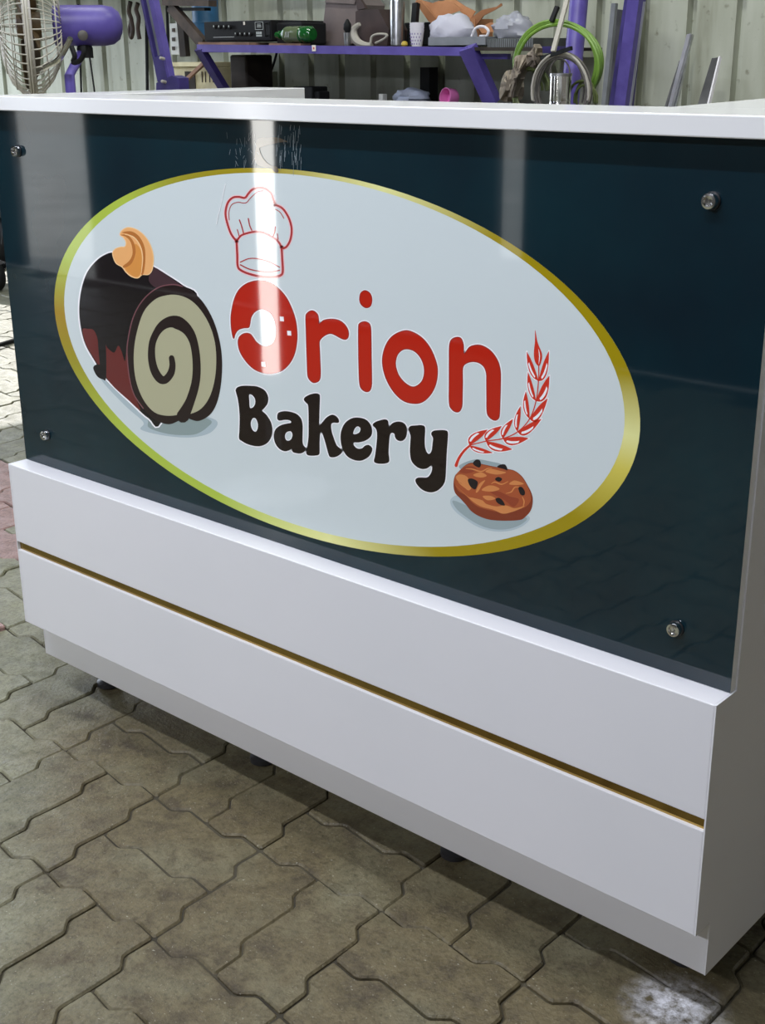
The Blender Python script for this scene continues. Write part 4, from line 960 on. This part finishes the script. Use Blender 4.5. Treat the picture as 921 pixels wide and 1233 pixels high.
zf_ = min(p.z for p in P3)
MB().box((f0.x-.05, 2.17, 0), (f0.x+.04, 2.25, zf_)).build('trestle_leg', M['purple_dark'], pc_)

# ------------------------------------------------------------------ pedestal fan
YF = 1.3
hub = at_y(34, 31, YF); m_px = mpp(hub)
axis = Vector((-cos(YAW)*.97-.24*sin(YAW)*-.3, -sin(YAW)*.97-.34, 0)).normalized()
ax_r = -axis                                   # towards the motor
fan = thing('pedestal_fan', 'purple pedestal fan with a dusty wire cage beside the counter', 'fan', (at_y(88, 60, YF).x, at_y(88, 60, YF).y, 0))
Rf = 80*m_px
u_ = Vector((0, 0, 1)); w_ = axis.cross(u_).normalized()
def ring(off, r, n=40): return [hub+axis*off+(u_*cos(2*pi*i/n)+w_*sin(2*pi*i/n))*r for i in range(n)]
MB().tube(ring(0, Rf), .0042, 6, closed=True).build('cage_rim', M['grey_wire'], fan, smooth=True)
MB().tube(ring(.008, Rf), .003, 6, closed=True).build('cage_rim', M['grey_wire'], fan, smooth=True)
front = MB(); nw = 44
for i in range(nw):
    an_ = 2*pi*i/nw; e = u_*cos(an_)+w_*sin(an_)
    front.tube([hub+axis*o_+e*(Rf*r_) for o_, r_ in ((.008, 1), (.035, .97), (.065, .82), (.085, .55), (.092, .22))], .0021, 4, caps=False)
for o_, r_ in ((.052, .91), (.078, .68), (.089, .42)): front.tube(ring(o_, Rf*r_), .002, 4, closed=True)
front.lathe([(Rf*.23, .088), (Rf*.21, .098), (.001, .102)], hub, axis, n=24)
front.build('front_cage', M['grey_wire'], fan, smooth=True)
rear = MB()
for i in range(nw):
    an_ = 2*pi*(i+.5)/nw; e = u_*cos(an_)+w_*sin(an_)
    rear.tube([hub-axis*o_+e*(Rf*r_) for o_, r_ in ((0, 1), (.03, .96), (.065, .78), (.095, .50), (.10, .30))], .0021, 4, caps=False)
for o_, r_ in ((.05, .87), (.085, .62)): rear.tube(ring(-o_, Rf*r_), .002, 4, closed=True)
rear.build('rear_cage', M['grey_wire'], fan, smooth=True)
MB().lathe([(Rf*1.0, -.012), (Rf*.985, .014), (Rf*.975, .014), (Rf*.99, -.012)], hub, axis, n=48).build('rim_band', M['cable_light'], fan, smooth=True)
MB().lathe([(.001, .04), (.035, .035), (.042, .02), (.042, -.04)], hub, axis, n=20).build('blade_hub', M['brown_blade'], fan, smooth=True)
for k in range(3):
    an_ = 2*pi*k/3+.55
    e = u_*cos(an_)+w_*sin(an_); t_ = axis.cross(e).normalized(); pl = []
    for r_, wdt, tw in ((.16, .03, .028), (.45, .075, .030), (.75, .085, .026), (.93, .055, .018)):
        pl.append((hub+e*Rf*r_+t_*wdt+axis*tw, hub+e*Rf*r_-t_*wdt-axis*tw))
    vs = [q for pr_ in pl for q in pr_]; vs += [q-axis*.003 for q in vs]
    n_ = 8; fs = []
    for i in range(3):
        a1, b1, c1, d1 = 2*i, 2*i+1, 2*i+3, 2*i+2
        fs += [(a1, b1, c1, d1), (a1+n_, d1+n_, c1+n_, b1+n_), (a1, d1, d1+n_, a1+n_), (b1, b1+n_, c1+n_, c1)]
    fs += [(0, n_, n_+1, 1), (6, 7, n_+7, n_+6)]
    MB().add(vs, fs).build('fan_blade', M['brown_blade'], fan)
motor = MB().lathe([(.050, .075), (.060, .079), (.062, .11), (.062, .235), (.057, .265), (.042, .285), (.02, .294), (.001, .296)], hub-axis*.0, ax_r, n=32)
mt_o = motor.build('motor_housing', M['purple'], fan, smooth=True)
pole_top = hub+ax_r*.17-Vector((0, 0, .078))
MB().lathe([(.026, 0), (.026, .03), (.018, .05), (.018, .07)], pole_top-Vector((0, 0, .02)), (0, 0, 1), n=16).build('tilt_joint', M['black_metal'], fan, smooth=True)
kn = hub+ax_r*.165-Vector((0, 0, .03))+w_*.055 if (w_.dot(CAM-hub) > 0) else hub+ax_r*.165-Vector((0, 0, .03))-w_*.055
MB().lathe([(.016, 0), (.016, .022), (.010, .026)], kn, (CAM-hub).normalized(), n=14).build('tilt_knob', M['cable'], fan, smooth=True)
MB().tube([at_y(u, v, YF-.06) for u, v in smooth_open([(85, 46), (78, 60), (70, 72), (58, 79), (46, 84), (40, 85)], 4)], .0085, 8).build('cage_stay', M['chrome'], fan, smooth=True)
MB().tube([at_y(u, v, YF) for u, v in smooth_open([(86, 56), (90, 68), (88, 75), (96, 73), (101, 64), (100, 56)], 4)], .008, 8).build('tilt_bracket', M['black_metal'], fan, smooth=True)
zp_ = pole_top.z-.02
pole_xy = at_y(84, 95, YF)
MB().tube([(pole_top.x-.015, pole_top.y, zp_+.02), (pole_xy.x, pole_xy.y, zp_-.05), (pole_xy.x, pole_xy.y, .05)], [.016, .016, .019], 14).build('pole', M['purple'], fan, smooth=True)
MB().lathe([(.05, .0), (.05, .05), (.03, .07), (.02, .09)], (pole_xy.x, pole_xy.y, .03), n=18).build('base_collar', M['purple_dark'], fan, smooth=True)
for k in range(4):
    an_ = k*pi/2+.35; d = Vector((cos(an_), sin(an_), 0)); pxy = Vector((pole_xy.x, pole_xy.y, 0))
    MB().bar(pxy+d*.03+Vector((0, 0, .05)), pxy+d*.27+Vector((0, 0, .022)), .035, .025).build('leg', M['black_metal'], fan)
    MB().lathe([(.016, 0), (.016, .03)], pxy+d*.26, n=12).build('foot', M['black'], fan)

# ------------------------------------------------------------------ right group: pipe, hoses, can, leaning bars
YP = 2.80
a_ = at_y(689, 120, YP); 
pp = thing('standing_pipe', 'thick purple pipe standing against the wall behind the hose coils', 'pipe', (a_.x-.02, YP, 0))
p_t = at_y(698, -10, YP+.1); p_b = at_y(686, 122, YP); dd = (p_t-p_b)
r_ = 11*mpp(p_b)
MB().tube([p_b+dd*(-p_b.z/dd.z), p_b+dd*1.6], r_, 24).build('pipe', M['purple'], pp, smooth=True)
MB().lathe([(r_+.004, 0), (r_+.004, .02)], p_b+dd*(-p_b.z/dd.z), dd, n=24).build('collar', M['purple_dark'], pp)
# crate the coils stand on
st = thing('steel_stool', 'dark steel stand below the hose coils', 'stand', (a_.x, 2.5, 0))
sx0, sx1 = at_y(612, 125, 2.5).x, at_y(728, 125, 2.5).x; SZ = at_y(670, 131, 2.5).z
MB().box((sx0, 2.34, SZ-.03), (sx1, 2.68, SZ)).build('seat', M['black_metal'], st)
for xx in (sx0+.03, sx1-.03):
    for yy in (2.37, 2.65): MB().bar((xx, yy, 0), (xx, yy, SZ-.03), .03, .03).build('leg', M['black_metal'], st)
def coil(name, label, cu, cv, ru, rv, y, turns, r, mt, seed, jit=1.2, a0=0., a1=2*pi, cat='hose'):
    rnd = random.Random(seed); root = thing(name, label, cat, tuple(at_y(cu, cv+rv, y)))
    for t in range(turns):
        j = [rnd.uniform(-jit, jit) for _ in range(4)]; yy = y+rnd.uniform(-.03, .03)
        pts = [at_y(cu+j[0]+(ru+j[1]+rnd.uniform(-.3, .3))*cos(q), cv+j[2]-(rv+j[3])*sin(q), yy) for q in (a0+(a1-a0)*i/44 for i in range(45))]
        MB().tube(pts, r, 7).build('loop', mt, root, smooth=True)
    return root
coil('green_hose_coil', 'large coil of bright green hose standing by the purple pipe', 671, 78, 50, 51, 2.54, 5, .006, M['hose'], 2, 2.2, -.75, pi+.35)
coil('grey_cable_coil', 'coil of grey cable hung in front of the purple pipe', 677, 108, 31, 43, 2.48, 10, .0032, M['cable'], 5, 3.6, -.4, pi+.5, 'cable')
coil('pale_cable_coil', 'single pale cable loop around the grey coil', 675, 112, 33, 47, 2.45, 2, .004, M['cable_light'], 8, 1.2, -.2, pi+.2, 'cable')
coil('olive_cable_coil', 'tangle of olive cable at the foot of the green hose', 640, 112, 20, 32, 2.51, 5, .005, M['cable_green'], 11, 4, .2, pi+.7, 'cable')
coil('olive_cable_coil', 'tangle of olive cable to the right of the steel can', 703, 118, 14, 22, 2.51, 5, .004, M['cable_green'], 21, 4, -.2, pi+.2, 'cable')
c = at_y(674, 120, 2.44); cr_ = 13*mpp(c); ct_ = at_y(674, 89, 2.44).z
cn = thing('steel_can', 'dented silver paint can with a wire handle among the cables', 'can', (c.x, 2.44, SZ))
MB().lathe([(cr_, 0), (cr_, (ct_-SZ)*.2), (cr_*.98, (ct_-SZ)*.22), (cr_, (ct_-SZ)*.25), (cr_, ct_-SZ), (cr_*.96, ct_-SZ), (cr_*.94, .01)], (c.x, 2.44, SZ), n=28).build('body', M['chrome'], cn, smooth=True)
MB().lathe([(cr_*1.04, 0), (cr_*1.04, .009), (cr_*.97, .009)], (c.x, 2.44, ct_-.007), n=28).build('rim', M['steel'], cn, smooth=True)
MB().tube([at_y(674+12*cos(q), 88-17*sin(q), 2.44) for q in (pi*i/20 for i in range(21))], .0028, 6).build('handle', M['cable'], cn, smooth=True)
# rag
rg = [at_y(u, v, 2.46) for u, v in ((618, 106), (616, 92), (622, 68), (631, 66), (634, 74), (630, 92), (624, 108))]
def rag(name, label, poly, y, th, seed, mt):
    rnd = random.Random(seed); P2 = smooth_closed(poly, 4); c_ = (sum(p[0] for p in P2)/len(P2), sum(p[1] for p in P2)/len(P2)); mb = MB(); n_ = len(P2)
    rings = []
    for s_, d_ in ((1, 0), (.72, -.6), (.35, -1)):
        rings.append([at_y(c_[0]+(p[0]-c_[0])*s_, c_[1]+(p[1]-c_[1])*s_, y+th*(d_+rnd.uniform(-.5, .5))) for p in P2])
    back = [q+Vector((0, th*1.4, 0)) for q in rings[0]]
    vs = [q for r in rings for q in r]+back
    fs = [(k*n_+i, k*n_+(i+1) % n_, (k+1)*n_+(i+1) % n_, (k+1)*n_+i) for k in range(2) for i in range(n_)]
    fs += [tuple(range(2*n_, 3*n_)), tuple(range(3*n_, 4*n_))]+[(i, (i+1) % n_, 3*n_+(i+1) % n_, 3*n_+i) for i in range(n_)]
    return tag(mb.add(vs, fs).build(name, mt, smooth=True), label, 'rag')
rag('grey_rag', 'grey rag hanging over the left side of the green hose', [(614, 108), (613, 96), (618, 80), (620, 68), (632, 67), (632, 78), (627, 92), (622, 104), (617, 118)], 2.46, .018, 4, M['rag'])
rag('brown_rag', 'crumpled brown rag tied to the green hose coil', [(633, 78), (634, 66), (640, 60), (643, 53), (647, 58), (648, 68), (656, 66), (650, 74), (645, 82), (638, 80)], 2.46, .02, 6, M['rag'])
rag('pale_rag', 'pale rag bundled under the shelf end behind the hose', [(602, 120), (603, 100), (609, 86), (618, 86), (622, 100), (620, 120)], 2.60, .03, 9, M['rag'])
tag(MB().bar(at_y(666, 62, 2.40), at_y(685, -8, 2.5), .016, .008, upv=(0, 1, 0)).build('white_strip', M['cable_light']), 'narrow white plastic strip leaning in front of the purple pipe', 'strip')
tag(MB().bar(at_y(664, 26, 2.5), at_y(671, 8, 2.52), .014, .012, upv=(0, 1, 0)).build('dark_offcut', M['black_metal']), 'short dark offcut held above the green hose', 'offcut')
tag(MB().bar(at_y(652, 70, 2.44), at_y(688, 58, 2.40), .012, .01, upv=(0, 1, 0)).build('cable_tie', M['black']), 'black cable end sticking out over the grey coil', 'cable')
x0 = at_y(649, 60, 2.66); x1 = at_y(668, 60, 2.66)
tag(MB().bar((x0.x, 2.66, x0.z), (x1.x+.03, 2.66, x0.z), .03, .022).build('purple_stub', M['purple_dark']), 'short purple rail stub beside the standing pipe', 'rail')
# leaning bars on the right
def leaning(name, label, cat, parts, group=None):
    p = parts[0]; base = at_y(*p[0], p[4]); root = thing(name, label, cat, (base.x, p[4], 0))
    for (b0, t0, w, h, yb, yt, mt, nm) in parts:
        a = at_y(*b0, yb); b = at_y(*t0, yt); d = b-a
        lo = a+d*((.005-a.z)/d.z)
        if lo.y < 2.3: lo = a+d*-.9
        MB().bar(lo, b, w, h, upv=(0, 1, 0)).build(nm, mt, root)
    return root
def lean2(bx_, tx_, ty_, y0, w, h, mt, nm, ext=0.):
    return ((bx_, 124), (tx_, ty_), w, h, y0, y0+.08, mt, nm)
leaning('purple_beam', 'purple painted steel beam leaning against the sheet wall', 'beam',
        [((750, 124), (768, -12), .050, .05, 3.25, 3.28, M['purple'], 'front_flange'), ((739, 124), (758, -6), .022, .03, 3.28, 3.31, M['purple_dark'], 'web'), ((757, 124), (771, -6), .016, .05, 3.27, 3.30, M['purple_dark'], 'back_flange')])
leaning('thin_bar', 'thin pale metal strip leaning beside the purple beam', 'strip', [((759.5, 124), (776, 2), .008, .006, 3.13, 3.15, M['alu'], 'bar')])
leaning('dark_board', 'dark narrow board leaning behind the purple beam', 'board', [((733, 124), (751, 12), .05, .02, 3.365, 3.375, M['alu_dark'], 'board')])
leaning('grey_pipe', 'slim grey pipe leaning on the wall beside the green hose', 'pipe', [((728, 124), (740, 4), .018, .018, 3.02, 3.04, M['tray'], 'pipe')])
leaning('aluminium_profile', 'pair of aluminium profile strips leaning against the wall', 'profile', [((808, 126), (830, 42), .016, .012, 3.1, 3.3, M['alu'], 'strip'), ((814, 126), (833, 42), .010, .012, 3.12, 3.31, M['steel'], 'strip'), ((803.5, 126), (820, 74), .010, .012, 3.11, 3.24, M['alu_dark'], 'strip')])
a = [at_y(u, v, yy) for u, v, yy in ((838, 132, 3.05), (857, 70, 3.25), (866, 69, 3.25), (851, 132, 3.05))]
fb = thing('flat_bar', 'wide dull flat steel bar with a bright edge leaning at the wall', 'flat bar', (a[0].x, 3.05, 0))
lo = [a[0]+(a[1]-a[0])*-1.1, a[3]+(a[2]-a[3])*-1.1]
MB().prism([tuple(lo[0]), tuple(a[1]), tuple(a[2]), tuple(lo[1])], (0, .01, 0)).build('plate', M['alu_dark'], fb)
MB().bar(lo[1]+Vector((.003, 0, 0)), a[2]+Vector((.003, 0, 0)), .007, .012, upv=(0, 1, 0)).build('bright_edge', M['paper_cup'], fb)

# ------------------------------------------------------------------ air compressor standing out at the far left
q = at_z(2, 352, 0.)
cx, cy = q.x-.34, q.y+.16
cmp_ = thing('air_compressor', 'black air compressor on wheels with silver pump on the far paving', 'compressor', (cx, cy, 0))
MB().lathe([(.02, -.36), (.11, -.33), (.13, -.28), (.13, .28), (.11, .33), (.02, .36)], (cx, cy, .24), (1, 0, 0), n=24).build('tank', M['black_metal'], cmp_, smooth=True)
MB().box((cx-.30, cy-.10, .37), (cx+.34, cy+.10, .40)).build('deck', M['black'], cmp_)
MB().lathe([(.07, 0), (.085, .02), (.085, .2), (.06, .22)], (cx-.25, cy, .50), (1, 0, 0), n=20).build('motor', M['black_metal'], cmp_, smooth=True)
MB().box((cx+.05, cy-.06, .40), (cx+.17, cy+.06, .62), bev=.01).build('pump', M['black_metal'], cmp_)
for k in range(4): MB().lathe([(.03, 0), (.036, .008), (.03, .016)], (cx+.26, cy-.08+.02*k, .12+.012*k), (.3, -1, .2), n=14).build('fitting', M['chrome'], cmp_, smooth=True)
for s_ in (-1, 1):
    for xx in (-.26, .28): MB().lathe([(.07, -.018), (.075, -.01), (.075, .01), (.07, .018)], (cx+xx, cy+s_*.15, .075), (0, 1, 0), n=20).build('wheel', M['black'], cmp_, smooth=True)
MB().tube([(cx+.34, cy-.12, .24), (cx+.42, cy-.12, .5), (cx+.42, cy-.12, .62), (cx+.42, cy+.12, .62), (cx+.42, cy+.12, .5), (cx+.34, cy+.12, .24)], .012, 8).build('handle', M['black_metal'], cmp_, smooth=True)
a_ = at_z(-30, 428, .012); b__ = at_z(60, 392, .012)
tag(MB().tube([a_, at_z(0, 415, .012), at_z(20, 409, .012), b__], .009, 7).build('floor_cable', M['black'], smooth=True), 'black cable lying across the bright far paving', 'cable')
